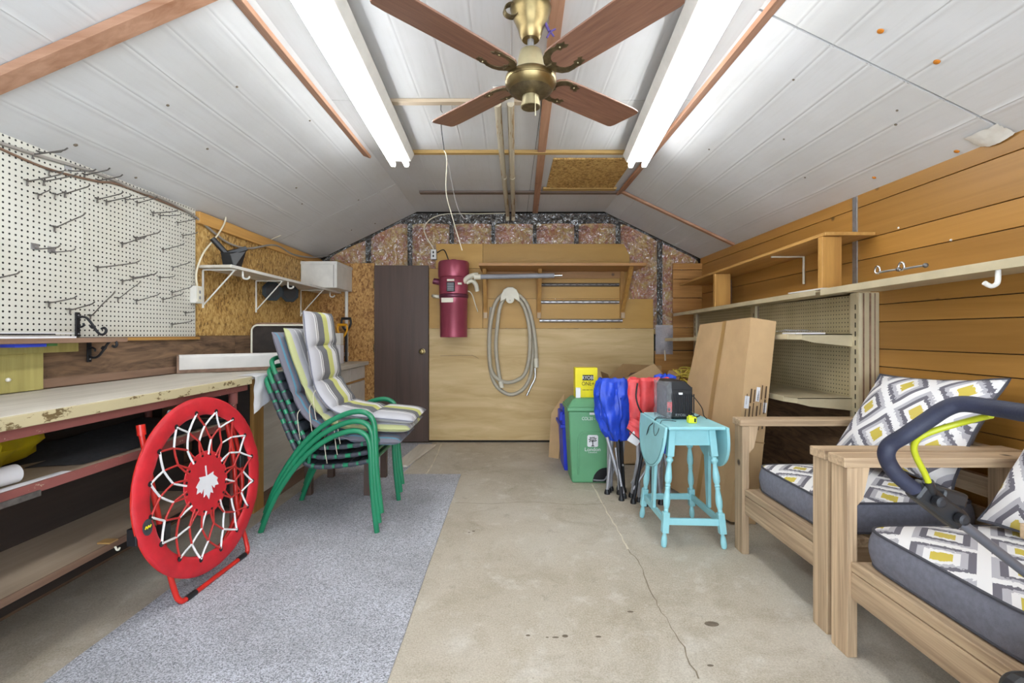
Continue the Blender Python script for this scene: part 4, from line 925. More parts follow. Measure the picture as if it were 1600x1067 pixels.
MB().tube(crv([bp(.385, PI+.18, .018)+sv*x+uv_*y for x, y in ((-.015, -.004), (-.009, .006), (-.004, -.005), (.003, .006), (.008, -.003), (.015, .006))], 3), .002, 5).build('badge_mark', 'yellow', bd)
def fr(pts, name='frame_tube', mat='red_tube', r=.0115): MB().tube(crv(pts, 6), r, 10).build(name, mat, bg)
def q(a, b, d): return bcn+sv*a+uv_*b+nv*d
z0 = -.457
fr([q(-.3, .3, -.04), q(-.27, 0, -.035), q(-.25, -.25, -.03), q(-.235, -.40, -.02), q(-.225, z0+.008, -.01), q(-.19, z0-.004, 0), q(0, z0-.004, 0), q(.22, z0-.004, 0), q(.255, z0+.01, 0), q(.262, z0+.07, -.01), q(.25, -.2, -.03), q(.27, .05, -.035), q(.25, .25, -.04)])
fr([q(-.31, .12, -.045), q(-.34, .02, -.045), q(-.3, -.12, -.045), q(-.15, -.3, -.045), q(.1, -.36, -.045), q(.3, -.2, -.045), q(.34, .0, -.045), q(.3, .25, -.045)])
for a in (-.17, .2): MB().tube([q(a-.03, z0-.004, 0), q(a+.03, z0-.004, 0)], .0135, 10).build('foot_sleeve', 'black', bg)
for a, b in ((-.405, -.09), (-.26, -.13), (.29, .03)): MB().obox(q(a, b, -.02), (.04, .035, .07)).build('clip', 'black', bg, bev=.004)
MB().tube([q(-.3, .3, -.04), q(-.3, .345, -.04)], .0165, 10).build('end_cap', 'red_tube', bg)

# ================================================================== STACKED GREEN CHAIRS
YA, YZ = 2.85, 3.405
ch = T('stacking_chair', 'green metal patio chair at the bottom of the stack', 'chair', (-1.15, 3.12, 0.0), 'stacked green patio chairs')
side = [(-1.505, .0), (-1.455, .13), (-1.395, .25), (-1.29, .40), (-1.17, .515), (-1.06, .58), (-.96, .61), (-.89, .598), (-.853, .55), (-.842, .45), (-.836, .3), (-.822, .14), (-.805, .0)]
for y, s_ in ((YA, -1), (YZ, 1)):
    MB().tube(crv([(x, y+s_*.0, z) for x, z in side], 5), .0165, 12).build('arm_leg_frame', 'green_tube', ch)
back = [(-.84, .425), (-.95, .4), (-1.08, .385), (-1.2, .385), (-1.27, .42), (-1.33, .52), (-1.39, .66), (-1.45, .80), (-1.48, .87)]
ya, yz = YA+.045, YZ-.045
lp = [Vector((x, ya, z)) for x, z in back]+[Vector((-1.505, ya+.04, .92)), Vector((-1.51, (ya+yz)/2, .935)), Vector((-1.505, yz-.04, .92))]+[Vector((x, yz, z)) for x, z in back[::-1]]
MB().tube(crv(lp, 4), .014, 10).build('seat_back_frame', 'green_tube', ch)
MB().tube([(-.84, YA, .425), (-.84, YZ, .425)], .014, 10).build('front_rail', 'green_tube', ch)
for y in (YA, YZ):
    yy = ya if y == YA else yz
    MB().tube([(-1.21, y, .475), (-1.235, yy, .4)], .011, 8).build('weld_link', 'green_tube', ch)
pr = crv([Vector((x, 0, z)) for x, z in back], 8); acc = [0]
for i in range(1, len(pr)): acc.append(acc[-1]+(pr[i]-pr[i-1]).length)
k = .06
while k < acc[-1]-.02:
    i = next(j for j in range(len(acc)) if acc[j] >= k); c = pr[i]; dd = (pr[min(i+1, len(pr)-1)]-pr[i-1]).normalized()
    MB().beam((c.x, ya-.016, c.z), (c.x, yz+.016, c.z), .062, .03, up=(-dd.z, 0, dd.x)).build('strap', 'strap', ch, bev=.012)
    k += .068
ch.location.z += .0078
chs = [ch]
for kk, lab in ((1, 'green metal patio chair in the middle of the stack'), (2, 'green metal patio chair on top of the stack')):
    chs.append(dup(ch, (.012*kk, .006*kk, .057*kk), label=lab))
def cushion(prof, y0, y1, th, name, mat, label, group, tuft=(), base=None, tassel=True):
    p = crv([Vector((x, 0, z)) for x, z in prof], 10); ac = [0]
    for i in range(1, len(p)): ac.append(ac[-1]+(p[i]-p[i-1]).length)
    L = ac[-1]
    def at(s):
        s *= L
        for i in range(1, len(p)):
            if ac[i] >= s-1e-9:
                f_ = (s-ac[i-1])/max(1e-9, ac[i]-ac[i-1]); d_ = (p[i]-p[i-1]).normalized(); return p[i-1].lerp(p[i], f_), Vector((-d_.z, 0, d_.x))
        return p[-1], Vector((0, 0, 1))
    # normal towards the sitter
    def surf(sg):
        def fn(u, v):
            c, nr = at(v)
            if nr.x+nr.z < 0: nr = -nr
            e = (1-abs(2*u-1)**5)**.6*(1-abs(2*v-1)**24)**.6; t_ = th*e
            for s0 in tuft:
                t_ *= 1-.6*math.exp(-((v-s0)/.016)**2)
                for uu in (.28, .72): t_ *= 1-.5*math.exp(-((v-s0)/.03)**2-((u-uu)/.08)**2)
            t_ += .004*nz(u*9, v*26, th*50)*e
            yy = y0+(y1-y0)*u; yy += .008*nz(v*9, u*3)*(1-e)
            return c+nr*(th*.5+sg*t_*.5)+Vector((0, yy, 0))
        return fn
    uvf = lambda u, v: (u, v)
    mb = MB(); mb.grid(surf(1), 30, 70, True, uvf); mb.grid(surf(-1), 30, 70, True, uvf, flip=True)
    t = T(name, label, 'cushion', base, group)
    body = mb.build('padding', mat, t)
    seam = [surf(0)(0, j/40) for j in range(41)]; MB().tube(seam, .004, 6).build('edge_welt', 'cushion_grey' if mat == 'stripe' else mat, t)
    if tassel:
        for v_ in (.42, .62):
            s0 = surf(0)(0, v_); MB().tube(crv([s0, s0+Vector((-.01, -.02, -.03)), s0+Vector((.0, -.025, -.12)), s0+Vector((.008, -.02, -.18))], 4), .0022, 5).build('tie', 'cord_white', t)
    return t
cushion([(-1.5, 1.2), (-1.425, .98), (-1.335, .74), (-1.2, .59), (-1.05, .53), (-.86, .505), (-.68, .50)], 2.905, 3.35, .075, 'chair_cushion', 'stripe3', 'blue grey striped chair cushion at the bottom of the pile', 'striped chair cushions', (.33, .5, .72), (-1.1, 3.12, .52))
cushion([(-1.425, 1.225), (-1.35, 1.0), (-1.265, .79), (-1.15, .645), (-1.02, .60), (-.82, .585), (-.62, .58)], 2.9, 3.355, .075, 'chair_cushion', 'stripe2', 'pale grey and green striped chair cushion in the middle of the pile', 'striped chair cushions', (.33, .5, .72), (-1.1, 3.12, .58))
cushion([(-1.305, 1.34), (-1.29, 1.2), (-1.265, 1.05), (-1.235, .88), (-1.18, .78), (-1.1, .70), (-.98, .665), (-.8, .65), (-.6, .63)], 2.895, 3.36, .07, 'chair_cushion', 'stripe', 'grey yellow and white striped high-back cushion on top of the stack', 'striped chair cushions', (.19, .37, .56, .77), (-1.0, 3.12, .64))
# ================================================================== RIGHT WALL THINGS
gd = T('gondola_shelving', 'beige metal gondola shelving with pegboard back on the right wall', 'shelving', (1.9, 3.7, 0))
Xg = 2.03
B(Xg, XR-.001, 2.8, 5.2, .74, 1.43).build('pegboard_back', 'beige_peg', gd, loc=(Xg, 2.8, .762)); B(Xg+.02, XR-.001, 2.8, 5.2, .02, .735).build('lower_back', 'old_ply', gd)
for y in (2.745, 3.9, 5.14):
    up = B(Xg-.026, XR-.001, y-.03, y+.055, .0, 1.44).build('upright', 'beige_metal', gd, bev=.004)
    for k in range(22): B(Xg-.0275, Xg-.0255, y+.005, y+.012, .25+.052*k, .28+.052*k).build('slot', 'gap', up)
    B(Xg-.032, Xg-.026, y-.028, y-.01, .0, 1.44).build('flange', 'beige_metal', up, bev=.002)
    for xa, xb2 in ((Xg-.012, Xg-.004), (Xg+.025, Xg+.035), (Xg+.055, Xg+.06)): B(xa, xb2, y-.0325, y-.0295, .0, 1.435).build('groove', 'old_wood', up)
def gshelf(name, xf, y0, y1, za, zb, lip=.032, lab=None, par=gd):
    # za at far end, zb at near end
    xb = Xg-.006; ch_ = .09
    top = [(xb, y0, zb), (xf+.03, y0, zb), (xf, y0+ch_, zb), (xf, y1, za), (xb, y1, za)]
    mb = MB().prism([Vector(q)-Vector((0, 0, .005)) for q in top], (0, 0, .005))
    o = mb.build(name, 'beige_metal', par)
    MB().hexa([Vector(v) for v in ((xf-.004, y0+ch_, zb-lip), (xf+.004, y0+ch_, zb-lip), (xf+.004, y1, za-lip), (xf-.004, y1, za-lip), (xf-.004, y0+ch_, zb+.001), (xf+.004, y0+ch_, zb+.001), (xf+.004, y1, za+.001), (xf-.004, y1, za+.001))]).build('front_lip', 'beige_metal', o, bev=.001)
    MB().prism([(xf, y0+ch_, zb), (xf+.03, y0, zb), (xf+.03, y0, zb-lip), (xf, y0+ch_, zb-lip)], (.006, .002, 0)).build('corner_lip', 'beige_metal', o)
    MB().prism([(xf+.03, y0, zb), (xb, y0, zb), (xb, y0, zb-.075), (xf+.1, y0, zb-.05), (xf+.03, y0, zb-lip)], (0, .006, 0)).build('end_bracket', 'beige_metal', o)
    return o
gshelf('shelf', 1.68, 2.78, 5.15, 1.155, 1.2)
gshelf('shelf', 1.655, 2.78, 3.88, .815, .825)
# top ledge (far)
lf = T('top_ledge', 'long beige ledge above the gondola at the far end', 'shelf', (1.95, 4.0, 1.4))
def ledge(par, xf, y0, y1, z0, z1, th):
    MB().hexa([(xf, y0, z0-.012), (XR-.002, y0, z0-.012), (XR-.002, y1, z1-.012), (xf, y1, z1-.012), (xf, y0, z0), (XR-.002, y0, z0), (XR-.002, y1, z1), (xf, y1, z1)]).build('ledge_board', 'beige_metal', par, bev=.002)
    MB().hexa([(xf-.006, y0, z0-th), (xf, y0, z0-th), (xf, y1, z1-th), (xf-.006, y1, z1-th), (xf-.006, y0, z0+.001), (xf, y0, z0+.001), (xf, y1, z1+.001), (xf-.006, y1, z1+.001)]).build('front_lip', 'beige_metal', par, bev=.001)
ledge(lf, 1.79, 2.78, 5.2, 1.458, 1.425, .03)
B(1.786, 1.96, 2.72, 3.05, 1.4585, 1.466).build('laminate_strip', 'laminate_white', lf)
ln = T('top_ledge', 'long cream ledge at the near end holding two steel hooks', 'shelf', (1.95, 2.0, 1.44))
ledge(ln, 1.77, .6, 2.7, 1.482, 1.455, .034)
mb = MB(); MB().hexa([(1.8, 1.55, 1.43), (1.82, 1.55, 1.43), (2.1, 1.55, 1.25), (2.08, 1.55, 1.25), (1.8, 1.57, 1.43), (1.82, 1.57, 1.43), (2.1, 1.57, 1.25), (2.08, 1.57, 1.25)]).build('brace', 'white_paint', ln, bev=.002)
MB().tube(crv([(1.785, 1.735, 1.445), (1.785, 1.735, 1.40), (1.778, 1.735, 1.382), (1.758, 1.735, 1.376), (1.735, 1.735, 1.388)], 4), .0085, 8).build('coat_hook', 'white_paint', ln)
for px, py, lab in ((1375, 432, 'left steel screw hook on the cream ledge'), (1413, 427, 'right steel screw hook on the cream ledge')):
    c = P(px, py, 1.79*F/(px-CX)); t = T('screw_hook', lab, 'hook', c-Vector((0, 0, .02)), 'steel hooks on the cream ledge')
    e = c+Vector((.0, -.11, .02))
    MB().tube(crv([c+Vector((0, .0, .02)), c+Vector((.0, -.05, .021)), e], 3), .005, 8).build('shaft', 'steel', t)
    MB().tube([c+Vector((.0, .016+.016*math.cos(a), .034+.018*math.sin(a))) for a in [2*PI*k/14 for k in range(14)]], .005, 8, True).build('eye', 'chrome', t)
    MB().ball(e, .011).build('end_knob', 'hook', t)
# ---- golden upper shelf
us = T('upper_shelf', 'golden plank shelf raised on two upright boards above the beige ledge', 'shelf', (1.95, 3.9, 1.43))
MB().hexa([(1.82, 2.74, 1.772), (XR-.003, 2.74, 1.772), (XR-.003, 5.1, 1.722), (1.82, 5.1, 1.722), (1.82, 2.74, 1.792), (XR-.003, 2.74, 1.792), (XR-.003, 5.1, 1.742), (1.82, 5.1, 1.742)]).build('plank_top', 'honey_y', us, bev=.003)
B(1.815, 1.93, 2.76, 2.8, 1.467, 1.769).build('upright_board', 'honey_z', us, bev=.003)
B(1.82, 1.96, 4.22, 4.258, 1.44, 1.738).build('upright_board', 'honey_z', us, bev=.003)
B(2.0, 2.1, 4.5, 4.54, 1.436, 1.72).build('rear_cleat', 'old_wood', us)
br = MB().tube([(XR-.012, 3.4, 1.76), (XR-.012, 3.4, 1.56)], .008, 8).tube([(XR-.012, 3.4, 1.755), (1.87, 3.4, 1.755)], .007, 8).build('steel_bracket', 'cream', us)
# papers on mid shelf
c = T('plastic_pack', 'clear plastic packet lying on the gondola middle shelf', 'packet', (1.82, 3.0, 1.201))
def pk(u, v): return Vector((1.71+.2*u, 2.86+.34*v, 1.205+.028*abs(nz(u*4, v*5))+.01))
mb = MB(); mb.grid(pk, 10, 14); mb.build('wrap', 'wrap', c); B(1.72, 1.9, 2.86, 3.0, 1.1985, 1.21).build('card', 'paper', c)
# ================================================================== BIG CARDBOARD BOX
cb = T('cardboard_box', 'tall flat cardboard carton leaning on the beige shelving', 'box', (1.4, 3.3, 0))
fb = [Vector((1.375, 2.97, .025)), Vector((1.205, 3.7, .025)), Vector((1.487, 3.72, 1.275)), Vector((1.495, 2.95, 1.304))]
off = Vector((.168, .015, -.024))
def bil(u, v): return (fb[0].lerp(fb[1], u)).lerp(fb[3].lerp(fb[2], u), v)
mb = MB()
def fr_(u, v): return bil(u, v)+Vector((.006*nz(u*4, v*6), .003*nz(u*5, v*9, 2), 0))
mb.grid(fr_, 14, 24); mb.grid(lambda u, v: bil(u, v)+off, 14, 24, flip=True)
for e0, e1 in ((lambda s: (s, 1), 1), (lambda s: (1, s), 0), (lambda s: (s, 0), 0), (lambda s: (0, s), 1)):
    mb.grid(lambda u, v, e0=e0: fr_(*e0(u)).lerp(bil(*e0(u))+off, v)+Vector((0, .004*nz(u*7, v*3)*math.sin(PI*v), 0)), 18, 4, smooth=False, flip=bool(e1))
mb.build('carton', 'cardboard', cb)
def strip(u0, u1, v0, v1, mat, name, d=.002):
    n = (fb[1]-fb[0]).cross(fb[3]-fb[0]).normalized(); n = n if n.x < 0 else -n
    g = MB(); g.grid(lambda u, v: fr_(u0+(u1-u0)*u, v0+(v1-v0)*v)+n*d, 4, 16); return g.build(name, mat, cb)
strip(.42, .49, .0, 1.0, 'tape', 'packing_tape')
def endpt(u, v): # u across thickness from front, v up, on the near end
    a = bil(0, v); return a+off*u+Vector((0, -.009, 0))
def eq(u0, u1, v0, v1, mat, name): MB().add([endpt(u0, v0), endpt(u1, v0), endpt(u1, v1), endpt(u0, v1)], [(0, 1, 2, 3)]).build(name, mat, cb)
for k in range(6):
    u = .12+.14*k
    for j in range(3): eq(u, u+.035+.02*(k % 2), .43+.075*j+.008*k, .43+.075*j+.05+.01*((k*j) % 3)+.008*k, 'ink', 'printed_text')
eq(.06, .24, .56, .62, 'paper', 'barcode_label'); eq(.48, .62, .6, .67, 'paper', 'barcode_label'); eq(.8, .93, .55, .6, 'paper', 'barcode_label')
eq(.0, 1, .4, .406, 'cardboard_dark', 'crease_line')
# ================================================================== TEAL TABLE
tt = T('drop_leaf_table', 'teal painted drop-leaf table with turned legs', 'table', (1.025, 2.86, 0))
zt = .69; X0, X1, Y0, Y1 = .868, 1.182, 2.6, 3.1
B(X0, X1, Y0, Y1, zt-.018, zt).build('table_top', 'teal', tt, bev=.006)
for s_, xe in ((-1, X0), (1, X1)):
    n = 24; yc = (Y0+Y1)/2; hw = (Y1-Y0)/2; pts = []
    for k in range(n+1):
        a = PI*k/n; yy = yc-hw*math.cos(a); dz = .27*math.sin(a)**.75
        pts.append(Vector((xe+s_*(.004+.1*dz), yy, zt-.004-dz)))
    lf_ = MB().prism(pts if s_ > 0 else pts[::-1], (s_*.016, 0, .0)).build('drop_leaf', 'teal', tt, bev=.004)
    MB().tube([p_+Vector((s_*.0155, 0, 0))+(Vector((xe+s_*.02, yc, zt-.1))-p_)*.06 for p_ in pts[1:-1]], .0018, 5).build('edge_bead', 'teal_dark', lf_)
    for yy in (Y0+.1, Y1-.1): MB().tube([(xe, yy-.02, zt-.016), (xe, yy+.02, zt-.016)], .005, 8).build('hinge', 'teal_dark', tt)
    # wing support board
    MB().prism([(xe-s_*.012, yc-.045, zt-.02), (xe-s_*.012, yc+.045, zt-.02), (xe-s_*.0+.0, yc+.018, .16), (xe, yc-.018, .16)], (s_*.018, 0, 0)).build('wing_support', 'teal', tt, bev=.003)
feet = [(.861, 2.667), (1.193, 2.645), (.857, 3.1), (1.187, 3.1)]; tops = [(.915, 2.69), (1.135, 2.69), (.915, 3.02), (1.135, 3.02)]
def legpt(i, z): f_ = z/.672; return Vector((feet[i][0]+(tops[i][0]-feet[i][0])*f_, feet[i][1]+(tops[i][1]-feet[i][1])*f_, z))
prof = [(.006, 0), (.014, .006), (.017, .03), (.015, .055), (.009, .078), (.011, .085)]
prof2 = [(.017, .195), (.011, .2), (.0135, .21), (.011, .215), (.017, .235), (.019, .26), (.017, .29), (.012, .325), (.015, .333), (.012, .34), (.016, .348), (.012, .356), (.018, .37), (.02, .395), (.016, .43), (.011, .47), (.015, .478), (.02, .485), (.02, .495), (.013, .503), (.018, .512)]
for i in range(4):
    ax = legpt(i, .6)-legpt(i, 0); L = MB().lathe(prof, legpt(i, 0), ax, 18); L.lathe(prof2, legpt(i, 0), ax, 18)
    L.beam(legpt(i, .083), legpt(i, .197), .036, .036, (0, 1, 0)); L.beam(legpt(i, .51), legpt(i, .672), .038, .038, (0, 1, 0))
    L.build('leg', 'teal', tt, bev=.003)
for a, b in ((0, 1), (2, 3), (0, 2), (1, 3)):
    MB().beam(legpt(a, .145), legpt(b, .145), .018, .038).build('stretcher', 'teal', tt, bev=.003)
    MB().beam(legpt(a, .62), legpt(b, .62), .016, .1).build('apron', 'teal', tt, bev=.002)
# ---- heater on table
hc = P(1056, 655, 2.93); hc = Vector((hc.x, 2.93, zt))
he = T('ribbed_appliance', 'black ribbed appliance in clear wrap on the teal table', 'appliance', hc)
hc.x -= .012; w2, d2, h2 = .077, .1, .228
MB().prism([(hc.x-w2, hc.y-d2, zt+.008), (hc.x+w2, hc.y-d2, zt+.008), (hc.x+w2, hc.y-d2, zt+h2-.04), (hc.x+w2-.045, hc.y-d2, zt+h2), (hc.x-w2+.02, hc.y-d2, zt+h2), (hc.x-w2, hc.y-d2, zt+h2-.03)], (0, 2*d2, 0)).build('body', 'black', he, bev=.005)
gf = B(hc.x-w2+.03, hc.x+w2-.008, hc.y-d2-.008, hc.y-d2, zt+.02, zt+h2-.05).build('grille_frame', 'black', he, bev=.003)
for k in range(11):
    xx = hc.x-w2+.04+k*.0115; B(xx, xx+.005, hc.y-d2-.014, hc.y-d2-.008, zt+.035, zt+h2-.075).build('grille_rib', 'black_metal', gf)
for k in range(9):
    zz = zt+.03+k*.019; B(hc.x+w2, hc.x+w2+.006, hc.y-d2+.02, hc.y+d2-.02, zz, zz+.008).build('side_fin', 'black', he)
B(hc.x-.01, hc.x+.012, hc.y-d2-.0155, hc.y-d2-.0085, zt+h2-.078, zt+h2-.066).build('logo_plate', 'paper', he)
B(hc.x-w2+.003, hc.x-w2+.032, hc.y-d2-.002, hc.y-d2, zt+.045, zt+.105).build('warning_label', 'red_nylon', he)
B(hc.x-w2+.006, hc.x-w2+.02, hc.y-d2-.004, hc.y-d2-.002, zt+.05, zt+.07).build('label_mark', 'black', he)
mb = MB(); textmesh(mb, 'RYOBI', (hc.x+.0, hc.y-d2-.0155, zt+.022), .022); mb.build('lettering', 'grey_plastic', he)
def wrp(u, v):
    a = PI*.62+PI*.75*u; r = .1+.014*nz(u*7, v*6); return Vector((hc.x-.02+r*math.cos(a), hc.y-.02+.125*math.sin(a)+.012*nz(v*8, u*5, 4), zt+.004+v*(.225+.012*nz(u*9, 1))))
MB().grid(wrp, 26, 16).build('clear_wrap', 'wrap', he)
# ---- charger and cords
c = P(1081, 657, 2.72); c = Vector((c.x, 2.72, zt))
cg = T('battery_charger', 'small lime yellow battery adapter on the teal table edge', 'charger', c)
B(c.x-.024, c.x+.022, c.y-.02, c.y+.02, zt+.001, zt+.036).build('body', 'lime', cg, bev=.004)
B(c.x-.017, c.x+.0, c.y-.012, c.y+.012, zt+.036, zt+.044).build('connector', 'lime', cg, bev=.002)
B(c.x+.006, c.x+.016, c.y-.0215, c.y-.02, zt+.008, zt+.03).build('print', 'print_black', cg)
MB().tube(crv([c+Vector((-.008, 0, .04)), c+Vector((-.006, .01, .06)), c+Vector((.02, .06, .055)), c+Vector((.06, .12, .02)), c+Vector((.085, .16, .006)), (1.178, 2.95, zt+.004)], 6), .0035, 6).build('power_cord', 'cord_black', label='black cord from the lime adapter to the table edge', cat='cord')
MB().tube(crv([(hc.x+w2+.006, 2.96, zt+.16), (hc.x+.13, 2.95, zt+.12), (hc.x+.16, 2.9, zt+.06), (1.165, 2.86, zt+.02), (1.172, 2.83, zt+.005)], 6), .0028, 6).build('power_cord', 'cord_black', label='thin black cord leaving the right side of the black appliance', cat='cord')
MB().tube(crv([(hc.x-w2, 2.84, zt+.006), (.93, 2.86, zt+.006), (.88, 2.85, zt+.008), (.845, 2.82, zt-.02), (.835, 2.86, zt-.05), (.84, 2.93, zt-.12)], 6), .003, 6).build('power_cord', 'cord_black', label='black cord hanging over the left leaf of the teal table', cat='cord')
MB().tube(crv([(.96, 2.75, zt+.004), (.9, 2.78, zt+.005), (.862, 2.72, zt+.004), (.838, 2.7, zt-.05), (.832, 2.74, zt-.075), (.84, 2.78, zt-.03), (.87, 2.82, zt+.005), (.95, 2.84, zt+.004)], 6), .0018, 5).build('power_cord', 'cord_black', label='thin looped black wire on the left leaf of the teal table', cat='cord')
# ================================================================== BINS
gb = T('compost_bin', 'green curbside compost bin with white lettering', 'bin', (.64, 3.96, 0))
def tb(x0, x1, y0, y1, X0_, X1_, Y0_, Y1_, z0, z1): return MB().hexa([(x0, y0, z0), (x1, y0, z0), (x1, y1, z0), (x0, y1, z0), (X0_, Y0_, z1), (X1_, Y0_, z1), (X1_, Y1_, z1), (X0_, Y1_, z1)])
tb(.492, .785, 3.815, 4.08, .462, .815, 3.785, 4.115, .0, .585).build('body', 'green_bin', gb, bev=.018, seg=3)
tb(.45, .827, 3.772, 4.128, .45, .827, 3.772, 4.128, .583, .615).build('lid_rim', 'green_bin', gb, bev=.008)
tb(.455, .822, 3.777, 4.123, .51, .77, 3.85, 4.06, .614, .678).build('lid', 'green_bin', gb, bev=.014, seg=3)
def gfp(x, z, d=.0): return Vector((x, 3.815-.03*z/.585-d, z))
rec = [(.535, .07), (.535, .36), (.55, .40), (.58, .42), (.76, .42), (.76, .405), (.585, .405), (.56, .39), (.55, .36), (.55, .07)]
MB().prism([gfp(x, z, .0) for x, z in rec], (0, -.008, 0)).build('moulded_frame', 'green_bin', gb, bev=.003)
ntc = [(.66, .012)]+[(.66+.105*(1-math.cos(PI/2*k/6)), .012+.115*math.sin(PI/2*k/6)) for k in range(7)]+[(.775, .127), (.775, .012)]
MB().prism([gfp(x, z, .001) for x, z in ntc], (0, -.004, 0)).build('pedal_recess', 'black', gb)
MB().tube(crv([gfp(.665, .03, .012), gfp(.7, .027, .014), gfp(.75, .03, .014), gfp(.772, .06, .012)], 4), .006, 8).build('pedal', 'grey_plastic', gb)
lg_ = MB().prism([gfp(x, z, .001) for x, z in ((.614, .305), (.614, .383), (.622, .392), (.692, .392), (.7, .383), (.7, .303), (.693, .296), (.622, .296))], (0, -.002, 0)).build('logo_plate', 'paper', gb)
mb = MB(); tcx = gfp(.657, .352, .0035)
mb.beam(tcx+Vector((0, 0, -.05)), tcx+Vector((0, 0, -.012)), .007, .001, (0, 1, 0)); mb.beam(tcx+Vector((-.012, 0, -.048)), tcx+Vector((.012, 0, -.048)), .001, .006, (0, 0, 1))
for k in range(14):
    a = PI*(-.15+1.3*k/13); r = .028 if k % 2 else .02; q_ = tcx+Vector((r*math.cos(a), 0, r*math.sin(a))); mb.lathe([(.0048, 0), (.0048, .0008)], q_, (0, -1, 0), 8)
    mb.beam(tcx+Vector((0, 0, -.014)), q_, .0018, .0008, (0, 1, 0))
mb.build('tree_emblem', 'print_black', lg_)
mb = MB(); textmesh(mb, 'London', gfp(.657, .262, .0035), .042); textmesh(mb, 'CANADA', gfp(.657, .246, .0035), .013, xs=1.3); mb.build('lettering', 'paper', gb)
mb = MB(); textmesh(mb, 'COL20 - 01', gfp(.64, .513, .004), .036, xs=.82); mb.build('lettering', 'paper', gb)
MB().prism([gfp(x, z, .001) for x, z in ((.63, .555), (.67, .555), (.67, .573), (.63, .573))][::-1], (0, -.001, 0)).build('sticker', 'paper', gb)
bb = T('recycling_bin', 'blue recycling bin standing behind the green bin', 'bin', (.62, 4.35, 0))
tb(.47, .8, 4.16, 4.48, .445, .83, 4.14, 4.5, 0, .5).build('body', 'blue_bin', bb, bev=.012)
tb(.43, .845, 4.125, 4.515, .43, .845, 4.125, 4.515, .38, .41).build('rim', 'blue_bin', bb, bev=.006)
tb(.425, .46, 4.15, 4.3, .43, .46, 4.15, 4.3, .44, .52).build('handle', 'blue_bin', bb, bev=.008)
B(.46, .5, 4.2, 4.45, .5, .55).build('inner_wall', 'blue_bin', bb, bev=.004)
# ---- ryobi box
yb_ = T('yellow_box', 'yellow tool battery box with black lettering on the green bin lid', 'box', (.6, 3.93, .679))
x0, x1, y0 = .531, .715, 3.9; zb_ = .679
B(x0, x1, y0, y0+.1, zb_, zb_+.243).build('carton', 'yellow', yb_, bev=.002)
lb = B(x0+.06, x1-.035, y0-.0015, y0, zb_+.14, zb_+.185).build('name_plate', 'print_black', yb_)
mb = MB(); textmesh(mb, 'RYOBI', ((x0+x1)/2+.013, y0-.0025, zb_+.148), .042, xs=.82); mb.build('lettering', 'paper', lb)
mb = MB(); textmesh(mb, 'ONE+', ((x0+x1)/2+.013, y0-.0015, zb_+.098), .046, xs=.85)
for k in range(3): mb.add([(x0+.06+.03*k, y0-.001, zb_+.06), (x0+.085+.03*k, y0-.001, zb_+.06), (x0+.085+.03*k, y0-.001, zb_+.064), (x0+.06+.03*k, y0-.001, zb_+.064)], [(0, 1, 2, 3)])
mb.build('lettering', 'print_black', yb_)
B(x0+.002, x0+.04, y0-.03, y0-.002, zb_, zb_+.082).build('white_carton', 'paper', label='small white carton in front of the yellow box on the bin lid', cat='box', bev=.002)
# ================================================================== CAMP CHAIRS
def drape(levels, folds, seed, amp, nu=48, nv=34):
    # levels: (z, cx, cy, rx, ry)
    def fn(u, v):
        s = v*(len(levels)-1); i = min(int(s), len(levels)-2); f_ = s-i; f_ = f_*f_*(3-2*f_)
        z, cx_, cy_, rx, ry = [levels[i][k]*(1-f_)+levels[i+1][k]*f_ for k in range(5)]
        a = 2*PI*u; k = 1+amp*math.sin(folds*a+seed+3*v)+amp*.9*nz(math.cos(a)*2.2+seed, math.sin(a)*2.2, z*9)+amp*1.1*(abs(nz(math.cos(a)*4, math.sin(a)*4+seed, z*10))-.2)-amp*.8*abs(nz(math.cos(a)*8+seed, math.sin(a)*8, z*9))
        return Vector((cx_+rx*k*math.cos(a), cy_+ry*k*math.sin(a), z+.02*nz(math.cos(a)*2, math.sin(a)*2, seed+v)))
    return MB().grid(fn, 72, 50)
def camp(x, y, mat, levels, label, seed, feetl, flap=None, folds=5, amp=.19):
    t = T('camp_chair', label, 'chair', (x, y, 0), 'folded camp chairs')
    drape(levels, folds, seed, amp).build('fabric', mat, t)
    for i, (fx, fy, tx, ty) in enumerate(feetl):
        MB().tube([(fx, fy, .012), (tx, ty, levels[1][0]+.02)], .013, 10).build('leg_tube', 'alu' if i % 4 != 1 else 'black_metal', t)
        MB().lathe([(.022, 0), (.022, .012), (.014, .035)], (fx, fy, 0), (0, 0, 1), 12).build('foot', 'black', t)
    for a, b in ((0, 3), (1, 4), (2, 5)):
        A, B_ = feetl[a], feetl[b]
        MB().tube([(A[0], A[1], .1), ((B_[2]+B_[0])/2, (B_[3]+B_[1])/2, .36)], .009, 8).build('cross_tube', 'alu', t)
        MB().ball(((A[0]+B_[0])/2, (A[1]+B_[1])/2-.01, .25), .008).build('rivet', 'steel', t)
    return t
camp(.78, 3.56, 'blue_nylon', [(.40, .80, 3.56, .02, .02), (.41, .80, 3.56, .07, .06), (.47, .79, 3.56, .1, .08), (.6, .775, 3.56, .13, .09), (.74, .765, 3.56, .135, .09), (.84, .765, 3.56, .125, .075), (.865, .77, 3.56, .105, .06), (.78, .77, 3.56, .06, .03)], 'folded camp chair with blue fabric beside the green bin', 2.,
     [(.745, 3.6, .74, 3.58), (.80, 3.42, .79, 3.5), (.77, 3.64, .77, 3.6), (.725, 3.56, .76, 3.56), (.83, 3.47, .72, 3.54), (.86, 3.6, .83, 3.57), (.815, 3.55, .80, 3.55), (.84, 3.66, .86, 3.6)], folds=4)
